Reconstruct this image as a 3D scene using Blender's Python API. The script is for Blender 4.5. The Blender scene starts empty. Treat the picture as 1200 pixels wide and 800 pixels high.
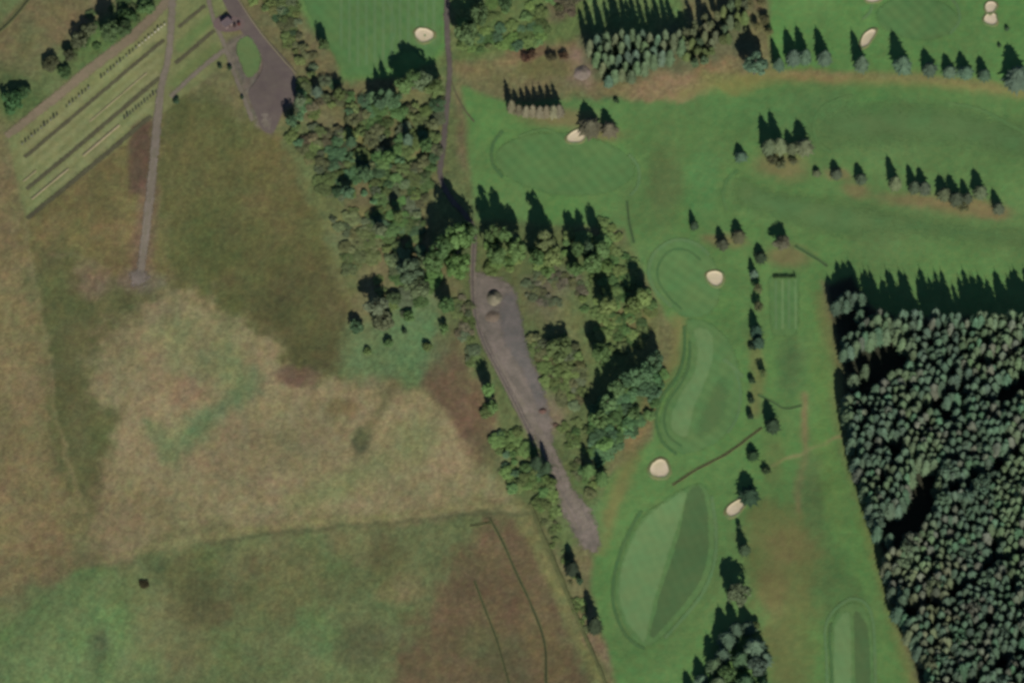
import bpy, bmesh, math, random
import numpy as np
from mathutils import Vector
from mathutils.geometry import delaunay_2d_cdt

R = math.radians
SC = bpy.context.scene
COL = SC.collection

# ------------------------------------------------------------------ camera, sky, sun, exposure
MPP = 0.4                 # metres of ground per photo pixel
DIST = 3000.0             # the aircraft is this far from the middle of the view
TILT = R(28)              # looks down from the south, a little off the vertical
SUN_EL, SUN_AZ = R(29), R(11)
EXPOSURE = 0.75

cam_d = bpy.data.cameras.new('camera'); cam = bpy.data.objects.new('camera', cam_d); COL.objects.link(cam)
cam.location = (0, -DIST * math.sin(TILT), DIST * math.cos(TILT))
cam.rotation_euler = (TILT, 0, 0)
cam_d.sensor_width = 36.0
cam_d.lens = 36.0 * DIST / (1200 * MPP)
cam_d.clip_start = 10.0
cam_d.clip_end = 30000.0
SC.camera = cam

world = bpy.data.worlds.new('World'); SC.world = world; world.use_nodes = True
wn = world.node_tree; wn.nodes.clear()
sky = wn.nodes.new('ShaderNodeTexSky'); sky.sky_type = 'NISHITA'; sky.sun_disc = False
sky.sun_elevation = SUN_EL; sky.sun_rotation = math.pi - SUN_AZ
sky.altitude = 2500; sky.air_density = 0.6; sky.dust_density = 0.2
bg = wn.nodes.new('ShaderNodeBackground'); bg.inputs['Strength'].default_value = 0.09
wo = wn.nodes.new('ShaderNodeOutputWorld')
wn.links.new(sky.outputs[0], bg.inputs['Color']); wn.links.new(bg.outputs[0], wo.inputs['Surface'])

sun_d = bpy.data.lights.new('sun', 'SUN'); sun_d.energy = 5.0; sun_d.angle = R(0.5); sun_d.color = (1.0, 0.955, 0.89)
sun = bpy.data.objects.new('sun', sun_d); COL.objects.link(sun); sun.location = (0, -100, 200)
sdir = Vector((-math.sin(SUN_AZ) * math.cos(SUN_EL), math.cos(SUN_AZ) * math.cos(SUN_EL), -math.sin(SUN_EL)))
sun.rotation_euler = sdir.to_track_quat('-Z', 'Y').to_euler()

SC.view_settings.view_transform = 'Standard'; SC.view_settings.look = 'None'
SC.view_settings.exposure = EXPOSURE; SC.view_settings.gamma = 1.0
SC.render.engine = 'CYCLES'
SC.cycles.use_denoising = True
SC.cycles.max_bounces = 8; SC.cycles.diffuse_bounces = 3; SC.cycles.transparent_max_bounces = 12; SC.cycles.transmission_bounces = 3; SC.cycles.glossy_bounces = 1
SC.cycles.pixel_filter_type = 'BLACKMAN_HARRIS'
SC.cycles.filter_width = 3.2      # a satellite's soft optics

# ------------------------------------------------------------------ survey: map sheet (u east, v south, 0.4 m units) -> world
ct, st = math.cos(TILT), math.sin(TILT)
def ground_xy(u, v):
    u = np.asarray(u, float); v = np.asarray(v, float)
    a = (u - 600) * MPP / DIST; b = (400 - v) * MPP / DIST
    dz = -ct + b * st
    t = -DIST * ct / dz
    return a * t, -DIST * st + t * (st + b * ct)

def height(x, y):
    """gentle relief of the site in metres"""
    x = np.asarray(x, float); y = np.asarray(y, float)
    return (0.7 * np.sin(x / 47 + 1.3) * np.cos(y / 39 + .4) + 0.45 * np.sin((x + y) / 29 + 2.0)
            + 0.35 * np.cos((x - 1.4 * y) / 23))

def at(u, v, dz=0.0):
    x, y = ground_xy(u, v)
    return Vector((float(x), float(y), float(height(x, y)) + dz))

def srgb(c):
    c = np.asarray(c, float) / 255.0
    return np.where(c <= 0.04045, c / 12.92, ((c + 0.055) / 1.055) ** 2.4)
GROUND_GAIN = 1.64
FOLIAGE_GAIN = 1.15
def alb(c, gain=GROUND_GAIN):
    return tuple(float(q) for q in np.minimum(srgb(c) / gain, .85)) + (1.0,)

# ------------------------------------------------------------------ noise on the sheet
GRIDS = {}
def vnoise(u, v, size, seed):
    n = 256
    if seed not in GRIDS: GRIDS[seed] = np.random.RandomState(seed).rand(n, n)
    g = GRIDS[seed]
    x = np.asarray(u, float) / size + 1000; y = np.asarray(v, float) / size + 1000
    xi = np.floor(x).astype(int); yi = np.floor(y).astype(int)
    fx = x - xi; fy = y - yi
    fx = fx * fx * (3 - 2 * fx); fy = fy * fy * (3 - 2 * fy)
    a = g[xi % n, yi % n]; b = g[(xi + 1) % n, yi % n]; c = g[xi % n, (yi + 1) % n]; d = g[(xi + 1) % n, (yi + 1) % n]
    return ((a * (1 - fx) + b * fx) * (1 - fy) + (c * (1 - fx) + d * fx) * fy) * 2 - 1

def fbm(u, v, size, seed, octaves=4, gain=.5):
    s = 0; a = 1.0; tot = 0
    ca, sa = math.cos(.6), math.sin(.6)
    uu, vv = np.asarray(u, float), np.asarray(v, float)
    for o in range(octaves):
        s = s + a * vnoise(uu, vv, size, seed + o * 17); tot += a
        a *= gain; size *= .5
        uu, vv = uu * ca - vv * sa, uu * sa + vv * ca
    return s / tot

# ------------------------------------------------------------------ materials
def new_mat(name):
    m = bpy.data.materials.new(name); m.use_nodes = True
    nt = m.node_tree
    b = nt.nodes.get('Principled BSDF')
    b.inputs['Roughness'].default_value = .9
    b.inputs['Specular IOR Level'].default_value = .15
    return m, nt, b

def mottled(name, col, col2=None, scale=.6, amp=.16, bump=.25, bump_scale=.8, rough=.92, big=.03, bigamp=.12, attr=None, soft=None, mow=None):
    """colour with two sizes of mottling and fine relief; attr = take the colour from a mesh attribute"""
    m, nt, b = new_mat(name); N = nt.nodes; L = nt.links
    tc = N.new('ShaderNodeNewGeometry')
    def noise(sc, det=5.0, rgh=.6):
        n = N.new('ShaderNodeTexNoise'); n.inputs['Scale'].default_value = sc
        n.inputs['Detail'].default_value = det; n.inputs['Roughness'].default_value = rgh
        L.new(tc.outputs['Position'], n.inputs['Vector']); return n
    n1 = noise(scale); n2 = noise(big, 4.0); n3 = noise(bump_scale, 4.0, .65); n4 = noise(scale * .37, 3.0)
    if attr:
        a = N.new('ShaderNodeAttribute'); a.attribute_name = attr; base = a.outputs['Color']
    elif col2 is not None:
        mx = N.new('ShaderNodeMix'); mx.data_type = 'RGBA'
        rp = N.new('ShaderNodeMapRange'); rp.inputs[1].default_value = .35; rp.inputs[2].default_value = .65
        L.new(n4.outputs['Fac'], rp.inputs[0]); L.new(rp.outputs[0], mx.inputs[0])
        mx.inputs[6].default_value = alb(col); mx.inputs[7].default_value = alb(col2); base = mx.outputs[2]
    else:
        rgb = N.new('ShaderNodeRGB'); rgb.outputs[0].default_value = alb(col); base = rgb.outputs[0]
    r1 = N.new('ShaderNodeMapRange'); r1.inputs[1].default_value = .25; r1.inputs[2].default_value = .75
    r1.inputs[3].default_value = 1 - amp; r1.inputs[4].default_value = 1 + amp
    L.new(n1.outputs['Fac'], r1.inputs[0])
    r2 = N.new('ShaderNodeMapRange'); r2.inputs[1].default_value = .3; r2.inputs[2].default_value = .7
    r2.inputs[3].default_value = 1 - bigamp; r2.inputs[4].default_value = 1 + bigamp
    L.new(n2.outputs['Fac'], r2.inputs[0])
    g1 = r1.outputs[0]
    if attr:        # rough ground is grainier than mown turf
        mr = N.new('ShaderNodeMix'); mr.data_type = 'FLOAT'; L.new(a.outputs['Alpha'], mr.inputs[0]); mr.inputs[2].default_value = 1.0
        L.new(g1, mr.inputs[3]); g1 = mr.outputs[0]
    mu = N.new('ShaderNodeMath'); mu.operation = 'MULTIPLY'
    L.new(g1, mu.inputs[0]); L.new(r2.outputs[0], mu.inputs[1])
    fac = mu.outputs[0]
    if mow:
        ang, wid, amp_ = mow
        for k_ in (0, 1):
            dt = N.new('ShaderNodeVectorMath'); dt.operation = 'DOT_PRODUCT'
            a_ = R(ang + 90 * k_); dt.inputs[1].default_value = (math.cos(a_) * math.pi / wid, math.sin(a_) * math.pi / wid, 0)
            L.new(tc.outputs['Position'], dt.inputs[0])
            sn_ = N.new('ShaderNodeMath'); sn_.operation = 'SINE'; L.new(dt.outputs['Value'], sn_.inputs[0])
            am = N.new('ShaderNodeMath'); am.operation = 'MULTIPLY_ADD'; am.inputs[1].default_value = amp_ * (1 - .5 * k_); am.inputs[2].default_value = 1.0
            L.new(sn_.outputs[0], am.inputs[0])
            m2 = N.new('ShaderNodeMath'); m2.operation = 'MULTIPLY'; L.new(fac, m2.inputs[0]); L.new(am.outputs[0], m2.inputs[1]); fac = m2.outputs[0]
    vm = N.new('ShaderNodeVectorMath'); vm.operation = 'SCALE'
    L.new(base, vm.inputs[0]); L.new(fac, vm.inputs['Scale'])
    # slight shift of hue between patches
    hs = N.new('ShaderNodeHueSaturation')
    rh = N.new('ShaderNodeMapRange'); rh.inputs[1].default_value = .3; rh.inputs[2].default_value = .7
    rh.inputs[3].default_value = .485; rh.inputs[4].default_value = .515
    L.new(n4.outputs['Fac'], rh.inputs[0]); L.new(rh.outputs[0], hs.inputs['Hue'])
    L.new(vm.outputs[0], hs.inputs['Color'])
    L.new(hs.outputs[0], b.inputs['Base Color'])
    b.inputs['Roughness'].default_value = rough
    if soft:
        # the cover thins out raggedly towards its edge
        e = N.new('ShaderNodeAttribute'); e.attribute_name = 'edge'
        ne = noise(.45, 4.0, .7)
        ma = N.new('ShaderNodeMath'); ma.operation = 'MULTIPLY_ADD'; ma.inputs[1].default_value = soft[2]; ma.inputs[2].default_value = -.5 * soft[2]
        L.new(ne.outputs['Fac'], ma.inputs[0])
        ad = N.new('ShaderNodeMath'); ad.operation = 'ADD'; L.new(e.outputs['Fac'], ad.inputs[0]); L.new(ma.outputs[0], ad.inputs[1])
        rr = N.new('ShaderNodeMapRange'); rr.interpolation_type = 'SMOOTHSTEP'; rr.inputs[1].default_value = soft[0]; rr.inputs[2].default_value = soft[1]
        L.new(ad.outputs[0], rr.inputs[0])
        sn = N.new('ShaderNodeVectorMath'); sn.operation = 'SNAP'; sn.inputs[1].default_value = (.3, .3, 50)
        L.new(tc.outputs['Position'], sn.inputs[0])
        wnz = N.new('ShaderNodeTexWhiteNoise'); L.new(sn.outputs[0], wnz.inputs['Vector'])
        gt = N.new('ShaderNodeMath'); gt.operation = 'GREATER_THAN'; L.new(rr.outputs[0], gt.inputs[0]); L.new(wnz.outputs['Value'], gt.inputs[1])
        L.new(gt.outputs[0], b.inputs['Alpha'])
    if bump:
        bp = N.new('ShaderNodeBump'); bp.inputs['Strength'].default_value = 1.0; bp.inputs['Distance'].default_value = bump
        L.new(n3.outputs['Fac'], bp.inputs['Height']); L.new(bp.outputs[0], b.inputs['Normal'])
    return m

def leafy(name, attr=None, scale=1.3):
    """foliage: every tree's own colour, varied between its sprays"""
    m, nt, b = new_mat(name); N = nt.nodes; L = nt.links
    if attr:
        a = N.new('ShaderNodeAttribute'); a.attribute_name = attr; base = a.outputs['Color']
    else:
        a = N.new('ShaderNodeObjectInfo'); base = a.outputs['Color']
    g = N.new('ShaderNodeNewGeometry')
    n = N.new('ShaderNodeTexNoise'); n.inputs['Scale'].default_value = scale; n.inputs['Detail'].default_value = 3
    L.new(g.outputs['Position'], n.inputs['Vector'])
    r = N.new('ShaderNodeMapRange'); r.inputs[1].default_value = .3; r.inputs[2].default_value = .7
    r.inputs[3].default_value = .8; r.inputs[4].default_value = 1.2
    L.new(n.outputs['Fac'], r.inputs[0])
    r2 = N.new('ShaderNodeMapRange'); r2.inputs[3].default_value = .85; r2.inputs[4].default_value = 1.15
    L.new(g.outputs['Random Per Island'], r2.inputs[0])
    mu = N.new('ShaderNodeMath'); mu.operation = 'MULTIPLY'; L.new(r.outputs[0], mu.inputs[0]); L.new(r2.outputs[0], mu.inputs[1])
    vm = N.new('ShaderNodeVectorMath'); vm.operation = 'SCALE'
    L.new(base, vm.inputs[0]); L.new(mu.outputs[0], vm.inputs['Scale'])
    L.new(vm.outputs[0], b.inputs['Base Color'])
    b.inputs['Roughness'].default_value = .8
    tr = N.new('ShaderNodeBsdfTranslucent'); L.new(vm.outputs[0], tr.inputs['Color'])
    mx = N.new('ShaderNodeMixShader'); mx.inputs[0].default_value = .45
    L.new(b.outputs[0], mx.inputs[1]); L.new(tr.outputs[0], mx.inputs[2])
    L.new(mx.outputs[0], N['Material Output'].inputs['Surface'])
    return m

M = {}
M['ground'] = mottled('heath_and_turf', None, attr='cover', scale=.9, amp=.24, bump=.16, bump_scale=1.0, bigamp=.05)
M['leaf'] = leafy('foliage')
M['leaf_wood'] = leafy('plantation_foliage', attr='cover')
M['bark'] = mottled('bark', (84, 80, 68), scale=3, bump=.03, bump_scale=4)

# ------------------------------------------------------------------ object helpers
def link(o, parent=None):
    COL.objects.link(o)
    if parent is not None: o.parent = parent
    return o
def obj(name, me, mat=None, parent=None):
    if mat is not None and not me.materials: me.materials.append(mat)
    return link(bpy.data.objects.new(name, me), parent)
def tag(o, label=None, cat=None, group=None, kind=None):
    if label: o['label'] = label
    if cat: o['category'] = cat
    if group: o['group'] = group
    if kind: o['kind'] = kind
    return o
def mesh(name, verts, faces, smooth=False):
    me = bpy.data.meshes.new(name); me.from_pydata(verts, [], faces)
    if smooth:
        me.polygons.foreach_set('use_smooth', [True] * len(me.polygons))
    me.update(); return me

def catmull(pts, closed, step=4.0):
    pts = [np.array(p, float) for p in pts]; n = len(pts); out = []
    rng = range(n) if closed else range(n - 1)
    for i in rng:
        p0 = pts[(i - 1) % n] if closed or i > 0 else pts[0]
        p1 = pts[i]; p2 = pts[(i + 1) % n]
        p3 = pts[(i + 2) % n] if closed or i + 2 < n else pts[n - 1]
        k = max(1, int(round(np.linalg.norm(p2 - p1) / step)))
        for j in range(k):
            t = j / k
            out.append(.5 * ((2 * p1) + (-p0 + p2) * t + (2 * p0 - 5 * p1 + 4 * p2 - p3) * t * t + (-p0 + 3 * p1 - 3 * p2 + p3) * t ** 3))
    if not closed: out.append(pts[-1])
    return out

def inside(pu, pv, poly):
    c = np.zeros(np.shape(pu), bool)
    n = len(poly)
    for i in range(n):
        x1, y1 = poly[i]; x2, y2 = poly[(i + 1) % n]
        if y1 == y2: continue
        t = ((y1 > pv) != (y2 > pv)) & (pu < (x2 - x1) * (pv - y1) / (y2 - y1) + x1)
        c ^= t
    return c

def edge_attr(me, vals):
    a = me.attributes.new('edge', 'FLOAT', 'POINT'); a.data.foreach_set('value', np.asarray(vals, np.float32))

def sheet(name, pts, dz, mat, parent=None, smooth=True, wob=.8, seed=1, step=4.0, grid=6.0, ew=8.0):
    """a patch of ground cover draped over the relief"""
    ol = catmull(pts, True, step) if smooth else [np.array(p, float) for p in catmull_lin(pts, step)]
    ol = [p + wob * np.array([float(fbm(p[0], p[1], 14, seed)), float(fbm(p[0], p[1], 14, seed + 5))]) * 1.6 for p in ol]
    poly = [(p[0], p[1]) for p in ol]
    us = [p[0] for p in poly]; vs = [p[1] for p in poly]
    gu, gv = np.meshgrid(np.arange(min(us), max(us), grid), np.arange(min(vs), max(vs), grid))
    gu = gu.ravel() + .37; gv = gv.ravel() + .21
    k = inside(gu, gv, poly)
    pp = [Vector(p) for p in poly] + [Vector((a, b)) for a, b in zip(gu[k], gv[k])]
    n = len(poly)
    r = delaunay_2d_cdt(pp, [(i, (i + 1) % n) for i in range(n)], [list(range(n))], 1, 1e-4)
    vv = [at(p[0], p[1], dz) for p in r[0]]
    me = mesh(name, vv, [f[::-1] for f in r[2]], True)
    fix_up(me)
    orig = r[3]
    pu = np.array([p[0] for p in r[0]]); pv = np.array([p[1] for p in r[0]]); d = np.full(len(pu), 1e9)
    for i in range(n):
        ax, ay = poly[i]; bx, by = poly[(i + 1) % n]; dx, dy = bx - ax, by - ay
        t = np.clip(((pu - ax) * dx + (pv - ay) * dy) / (dx * dx + dy * dy + 1e-9), 0, 1)
        d = np.minimum(d, np.hypot(pu - ax - t * dx, pv - ay - t * dy))
    edge_attr(me, np.clip(d / ew, 0, 1))
    return obj(name, me, mat, parent)

def catmull_lin(pts, step):
    out = []
    n = len(pts)
    for i in range(n):
        a = np.array(pts[i], float); b = np.array(pts[(i + 1) % n], float)
        k = max(1, int(np.linalg.norm(b - a) / step))
        for j in range(k): out.append(a + (b - a) * j / k)
    return out

def fix_up(me):
    bm = bmesh.new(); bm.from_mesh(me)
    for f in bm.faces:
        f.normal_update()
        if f.normal.z < 0: f.normal_flip()
    bm.to_mesh(me); bm.free(); me.update()

def ribbon(name, pts, widths, dz, mat, parent=None, prof=None, wob=.5, seed=3, step=4.0, label=None):
    """a band along a line; prof = [(offset -1..1, height m)] for banks and ditches"""
    cl = catmull(pts, False, step); n = len(cl)
    prof = prof or [(-1, 0), (-.33, 0), (.33, 0), (1, 0)]
    V = []; F = []
    cum = [0.0]
    for i in range(1, n): cum.append(cum[-1] + float(np.linalg.norm(cl[i] - cl[i - 1])))
    if not isinstance(widths, (list, tuple)): widths = [widths, widths]
    for i in range(n):
        t = cl[min(i + 1, n - 1)] - cl[max(i - 1, 0)]; t = t / (np.linalg.norm(t) + 1e-9)
        nr = np.array([-t[1], t[0]])
        f = cum[i] / cum[-1] * (len(widths) - 1); k = min(int(f), len(widths) - 2); w = widths[k] + (widths[k + 1] - widths[k]) * (f - k)
        for j, (o, hz) in enumerate(prof):
            e = wob * float(fbm(cl[i][0] + 31 * (o > 0), cl[i][1], 10, seed)) * abs(o)
            p = cl[i] + nr * (o * (w / 2 + e))
            V.append(at(p[0], p[1], dz + hz))
    m_ = len(prof)
    ev = [min(1.0, (1 - abs(o)) * 1.0 + 0) for _ in range(n) for (o, hz) in prof]
    for k_ in range(m_): ev[k_] = ev[-1 - k_] = 0.0
    for i in range(n - 1):
        for j in range(m_ - 1):
            a = i * m_ + j; F.append((a, a + 1, a + m_ + 1, a + m_))
    me = mesh(name, V, F, True); fix_up(me)
    edge_attr(me, ev)
    return obj(name, me, mat, parent)

# ------------------------------------------------------------------ ground cover, mapped region by region
TAN = (124, 111, 76); OLIVE = (97, 92, 54); PEAT = (104, 83, 62)
def cover(u, v):
    sh = u.shape
    wu = fbm(u, v, 36, 11, 5) ; wv = fbm(u, v, 36, 47, 5)
    fu = fbm(u, v, 10, 91, 3) ; fv = fbm(u, v, 10, 97, 3)
    C = np.empty(sh + (3,)); C[:] = (108, 104, 70)
    golf = np.zeros(sh)
    def put(mask, col, s=1.0):
        k = np.clip(mask * s, 0, 1)[..., None]
        C[:] = C * (1 - k) + np.array(col, float) * k
    def warp(w):
        return u + wu * 2.8 * w + fu * 1.4 * w, v + wv * 2.8 * w + fv * 1.4 * w
    def seg_d(uu, vv, a, b):
        ax, ay = a; bx, by = b
        dx, dy = bx - ax, by - ay; L2 = dx * dx + dy * dy + 1e-9
        t = np.clip(((uu - ax) * dx + (vv - ay) * dy) / L2, 0, 1)
        return np.hypot(uu - ax - t * dx, vv - ay - t * dy)
    def box(pts, pad):
        us = [p[0] for p in pts]; vs = [p[1] for p in pts]
        return (slice(*np.searchsorted(v[:, 0], [min(vs) - pad, max(vs) + pad])), slice(*np.searchsorted(u[0], [min(us) - pad, max(us) + pad])))
    def mask_poly(pts, feather, w):
        s = box(pts, feather * 2 + w * 4 + 4)
        out = np.zeros(sh)
        U_, V_ = warp(w); U_ = U_[s]; V_ = V_[s]
        if U_.size == 0: return out
        d = np.full(U_.shape, 1e9)
        for i in range(len(pts)): d = np.minimum(d, seg_d(U_, V_, pts[i], pts[(i + 1) % len(pts)]))
        d = np.where(inside(U_, V_, pts), d, -d)
        x = np.clip(d / feather * .5 + .5, 0, 1); out[s] = x * x * (3 - 2 * x)
        return out
    def poly(pts, col, feather=8, s=1.0, w=4):
        m = mask_poly(pts, feather, w); put(m, col, s); return m
    def stroke(pts, width, col, feather=3, s=1.0, w=1.5):
        b = box(pts, width + feather * 2 + w * 4 + 4)
        out = np.zeros(sh)
        U_, V_ = warp(w); U_ = U_[b]; V_ = V_[b]
        if U_.size == 0: return out
        d = np.full(U_.shape, 1e9)
        for i in range(len(pts) - 1): d = np.minimum(d, seg_d(U_, V_, pts[i], pts[i + 1]))
        x = np.clip((width / 2 - d) / feather * .5 + .5, 0, 1); out[b] = x * x * (3 - 2 * x)
        put(out, col, s); return out
    def ell(cx, cy, rx, ry, col, s=1.0, rot=0, feather=.5, w=4):
        U_, V_ = warp(w); c, q = math.cos(R(rot)), math.sin(R(rot))
        x = (U_ - cx) * c + (V_ - cy) * q; y = -(U_ - cx) * q + (V_ - cy) * c
        d = 1 - np.hypot(x / rx, y / ry)
        k = np.clip(d / feather * .5 + .5, 0, 1); k = k * k * (3 - 2 * k); put(k, col, s); return k
    # --- moor and rough pasture, west
    poly([(-400, 180), (18, 190), (32, 300), (60, 470), (95, 600), (60, 665), (0, 745), (-400, 900)], (117, 107, 73), 10, 1, 5)
    poly([(-400, -300), (230, -300), (200, 0), (110, 75), (0, 165), (-400, 400)], (109, 102, 69), 10, 1, 6)
    poly([(22, 255), (92, 200), (190, 130), (196, 330), (60, 330), (30, 300)], (106, 98, 62), 8)
    poly([(40, 300), (70, 285), (100, 330), (190, 325), (198, 380), (120, 405), (96, 440), (120, 480), (152, 488), (128, 530), (100, 620), (72, 545), (52, 420)], (84, 87, 53), 14, .9, 7)
    poly([(192, 95), (310, 150), (365, 230), (400, 300), (414, 380), (410, 445), (345, 445), (330, 405), (290, 400), (255, 352), (196, 325), (188, 200)], (88, 90, 53), 17, 1, 8)
    for (x_, y_, a_, b_, c_) in [(235, 170, 22, 30, (104, 98, 60)), (300, 190, 26, 22, (98, 92, 55)), (330, 260, 20, 40, (82, 87, 50)), (250, 270, 26, 34, (80, 86, 49)), (360, 330, 24, 26, (96, 88, 56)), (280, 330, 20, 18, (94, 92, 56)), (320, 175, 16, 18, (110, 100, 62)), (220, 220, 14, 30, (92, 94, 54))]: ell(x_, y_, a_, b_, c_, .6, 0, .9, 6)
    poly([(290, 330), (395, 320), (412, 380), (408, 440), (345, 440), (330, 405), (290, 395)], (82, 80, 50), 9, .7)
    ell(340, 230, 40, 70, (104, 94, 60), .5, 20)
    poly([(98, 415), (196, 335), (255, 352), (330, 408), (350, 442), (420, 452), (560, 480), (600, 560), (612, 592), (400, 604), (210, 615), (130, 655), (108, 605), (150, 490), (100, 445)], (130, 121, 86), 16, 1, 8)
    ell(230, 400, 50, 34, (118, 118, 80), .7, 30); ell(150, 600, 60, 40, (122, 109, 77), .6)
    stroke([(216, 512), (250, 485), (298, 442)], 24, (90, 111, 73), 12, .75, 5)
    stroke([(178, 500), (200, 535)], 20, (96, 112, 72), 8, .7, 3)
    ell(260, 420, 34, 26, (108, 116, 76), .6); ell(220, 460, 16, 18, (126, 106, 80), .6)
    poly([(412, 365), (512, 372), (530, 440), (480, 455), (408, 445)], (97, 113, 72), 20, .9, 9)
    ell(487, 392, 34, 48, (94, 121, 77), .85, 0, .7); ell(430, 425, 28, 26, (98, 122, 78), .7)
    poly([(508, 392), (530, 380), (546, 430), (572, 495), (582, 540), (560, 540), (528, 490), (500, 452)], (99, 84, 62), 10, 1, 5)
    ell(425, 520, 11, 16, (72, 76, 54), .85, 15); stroke([(425, 515), (450, 470), (462, 450)], 12, (98, 94, 62), 7, .7)
    stroke([(340, 590), (400, 565), (450, 540)], 24, (108, 116, 74), 12, .6); ell(490, 515, 25, 25, (112, 118, 78), .5)
    ell(350, 440, 20, 10, (96, 78, 62), .8); ell(400, 480, 16, 10, (108, 92, 62), .6)
    ell(110, 330, 22, 22, (122, 104, 84), .6); ell(165, 330, 24, 14, (122, 108, 90), .7)
    ell(18, 108, 38, 34, (78, 100, 56), .8); ell(112, 58, 62, 22, (80, 104, 58), .85, -40); ell(165, 12, 60, 22, (84, 106, 60), .8, -35); ell(60, 82, 34, 18, (88, 104, 64), .7, -30)
    poly([(-60, -60), (60, -60), (30, -5), (0, 26), (-60, 60)], (94, 108, 66), 6, .9, 2); ell(30, 60, 26, 30, (102, 104, 68), .6)
    stroke([(24, 205), (36, 300), (62, 460), (98, 600)], 5, (126, 117, 82), 4, .6, 3)
    stroke([(210, 340), (246, 352), (300, 392), (335, 410)], 5, (132, 118, 86), 4, .6, 3)
    for o_ in (0, 14): stroke([(396 + o_, 742), (430 + o_, 782), (452 + o_, 812)], 2.2, (112, 110, 76), 2, .6, 1); stroke([(478 + o_, 742), (510 + o_, 786), (522 + o_, 812)], 2.2, (112, 106, 74), 2, .55, 1)
    stroke([(60, 300), (130, 310), (160, 322)], 4, (112, 104, 74), 4, .5, 3); stroke([(200, 420), (205, 340)], 3, (112, 106, 74), 3, .5, 3)
    # --- lower pasture
    poly([(-400, 1200), (-400, 900), (0, 748), (60, 692), (110, 662), (200, 640), (380, 622), (560, 604), (628, 596), (708, 800), (800, 1200)], (98, 108, 68), 8, 1, 4)
    ell(70, 770, 140, 75, (101, 117, 74), .9); ell(200, 740, 40, 60, (116, 108, 74), .5, -20)
    stroke([(-20, 765), (20, 733), (60, 698), (95, 672), (130, 668)], 13, (94, 118, 70), 6, .75)
    poly([(-60, 800), (0, 752), (40, 716), (95, 676), (135, 670), (150, 720), (120, 860), (-60, 860)], (97, 119, 72), 8, .7, 2)
    for (x, y, rx, ry, c, s) in [(225, 672, 34, 30, (88, 88, 54), .7), (245, 715, 34, 20, (84, 82, 52), .7), (112, 765, 14, 26, (84, 98, 64), .6),
                                 (330, 680, 50, 50, (100, 98, 62), .6), (370, 745, 30, 26, (90, 112, 68), .8), (425, 755, 30, 22, (82, 86, 58), .55),
                                 (420, 640, 30, 20, (118, 106, 72), .5), (470, 690, 26, 20, (118, 108, 74), .6), (455, 655, 26, 26, (96, 94, 58), .6),
                                 (545, 630, 26, 24, (96, 108, 66), .6), (130, 690, 26, 20, (96, 108, 68), .6), (300, 640, 40, 16, (110, 112, 74), .6), (180, 660, 14, 12, (76, 84, 54), .6), (262, 640, 16, 10, (82, 90, 58), .6), (300, 660, 12, 14, (86, 86, 56), .6), (345, 650, 18, 12, (86, 92, 58), .6), (285, 690, 20, 14, (88, 92, 58), .6), (235, 690, 16, 20, (80, 84, 54), .6), (445, 640, 14, 24, (88, 90, 58), .6), (115, 760, 8, 16, (76, 92, 60), .6), (60, 700, 30, 12, (94, 116, 70), .6), (60, 620, 30, 60, (118, 104, 72), .5)]:
        ell(x, y, rx, ry, c, s)
    poly([(548, 640), (575, 610), (622, 605), (692, 800), (700, 860), (480, 860), (470, 780), (500, 705)], (98, 84, 60), 18, .9, 8)
    ell(590, 775, 34, 36, (90, 88, 60), .7); ell(640, 760, 24, 50, (104, 96, 62), .6, -20); ell(560, 750, 24, 18, (88, 90, 58), .7)
    stroke([(606, 590), (630, 640), (668, 720), (706, 805), (740, 900)], 17, (112, 112, 70), 6, .85)
    stroke([(620, 596), (560, 594), (480, 600), (380, 612), (250, 626), (130, 652)], 8, (124, 120, 80), 4, .9); stroke([(625, 600), (560, 602), (480, 608), (380, 620), (250, 634)], 4, (84, 88, 58), 3, .7)
    stroke([(690, 745), (712, 770), (735, 800), (760, 850)], 15, (124, 106, 82), 5, .8)
    # --- wood floors
    poly([(352, -60), (352, 20), (385, 55), (402, 105), (440, 95), (520, 90), (520, 190), (500, 300), (545, 320), (548, 400), (605, 572), (668, 660), (705, 560), (770, 440), (752, 330), (735, 290), (562, 215), (540, 190), (525, -60)], (92, 104, 63), 8)
    poly([(320, 150), (360, 140), (400, 190), (420, 300), (412, 340), (372, 250)], (95, 105, 64), 10, .9)
    ell(425, 265, 34, 20, (112, 112, 66), .8); ell(432, 155, 16, 14, (126, 112, 66), .8); ell(448, 195, 40, 18, (92, 108, 60), .6)
    ell(412, 285, 22, 22, (100, 106, 72), .8); ell(465, 130, 50, 30, (92, 104, 62), .6); ell(480, 240, 30, 36, (98, 101, 66), .7); ell(472, 195, 40, 14, (92, 116, 64), .7)
    ell(487, 395, 36, 44, (94, 121, 77), .85, 0, .7); ell(525, 375, 14, 30, (96, 108, 68), .7)
    ell(650, 352, 34, 28, (110, 102, 76), .8); ell(678, 374, 26, 24, (108, 110, 70), .8); ell(725, 400, 50, 60, (92, 106, 62), .7); ell(700, 330, 40, 40, (92, 110, 64), .7); ell(645, 330, 30, 16, (98, 94, 76), .8)
    ell(735, 380, 24, 18, (118, 104, 68), .9); ell(725, 310, 26, 30, (92, 112, 64), .8); ell(755, 400, 20, 30, (104, 110, 66), .6)
    ell(665, 430, 26, 34, (100, 106, 68), .8); ell(640, 490, 24, 26, (118, 104, 84), .8)
    ell(600, 540, 40, 30, (94, 104, 64), .7)
    # --- golf course
    turf = (85, 119, 68)
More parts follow.
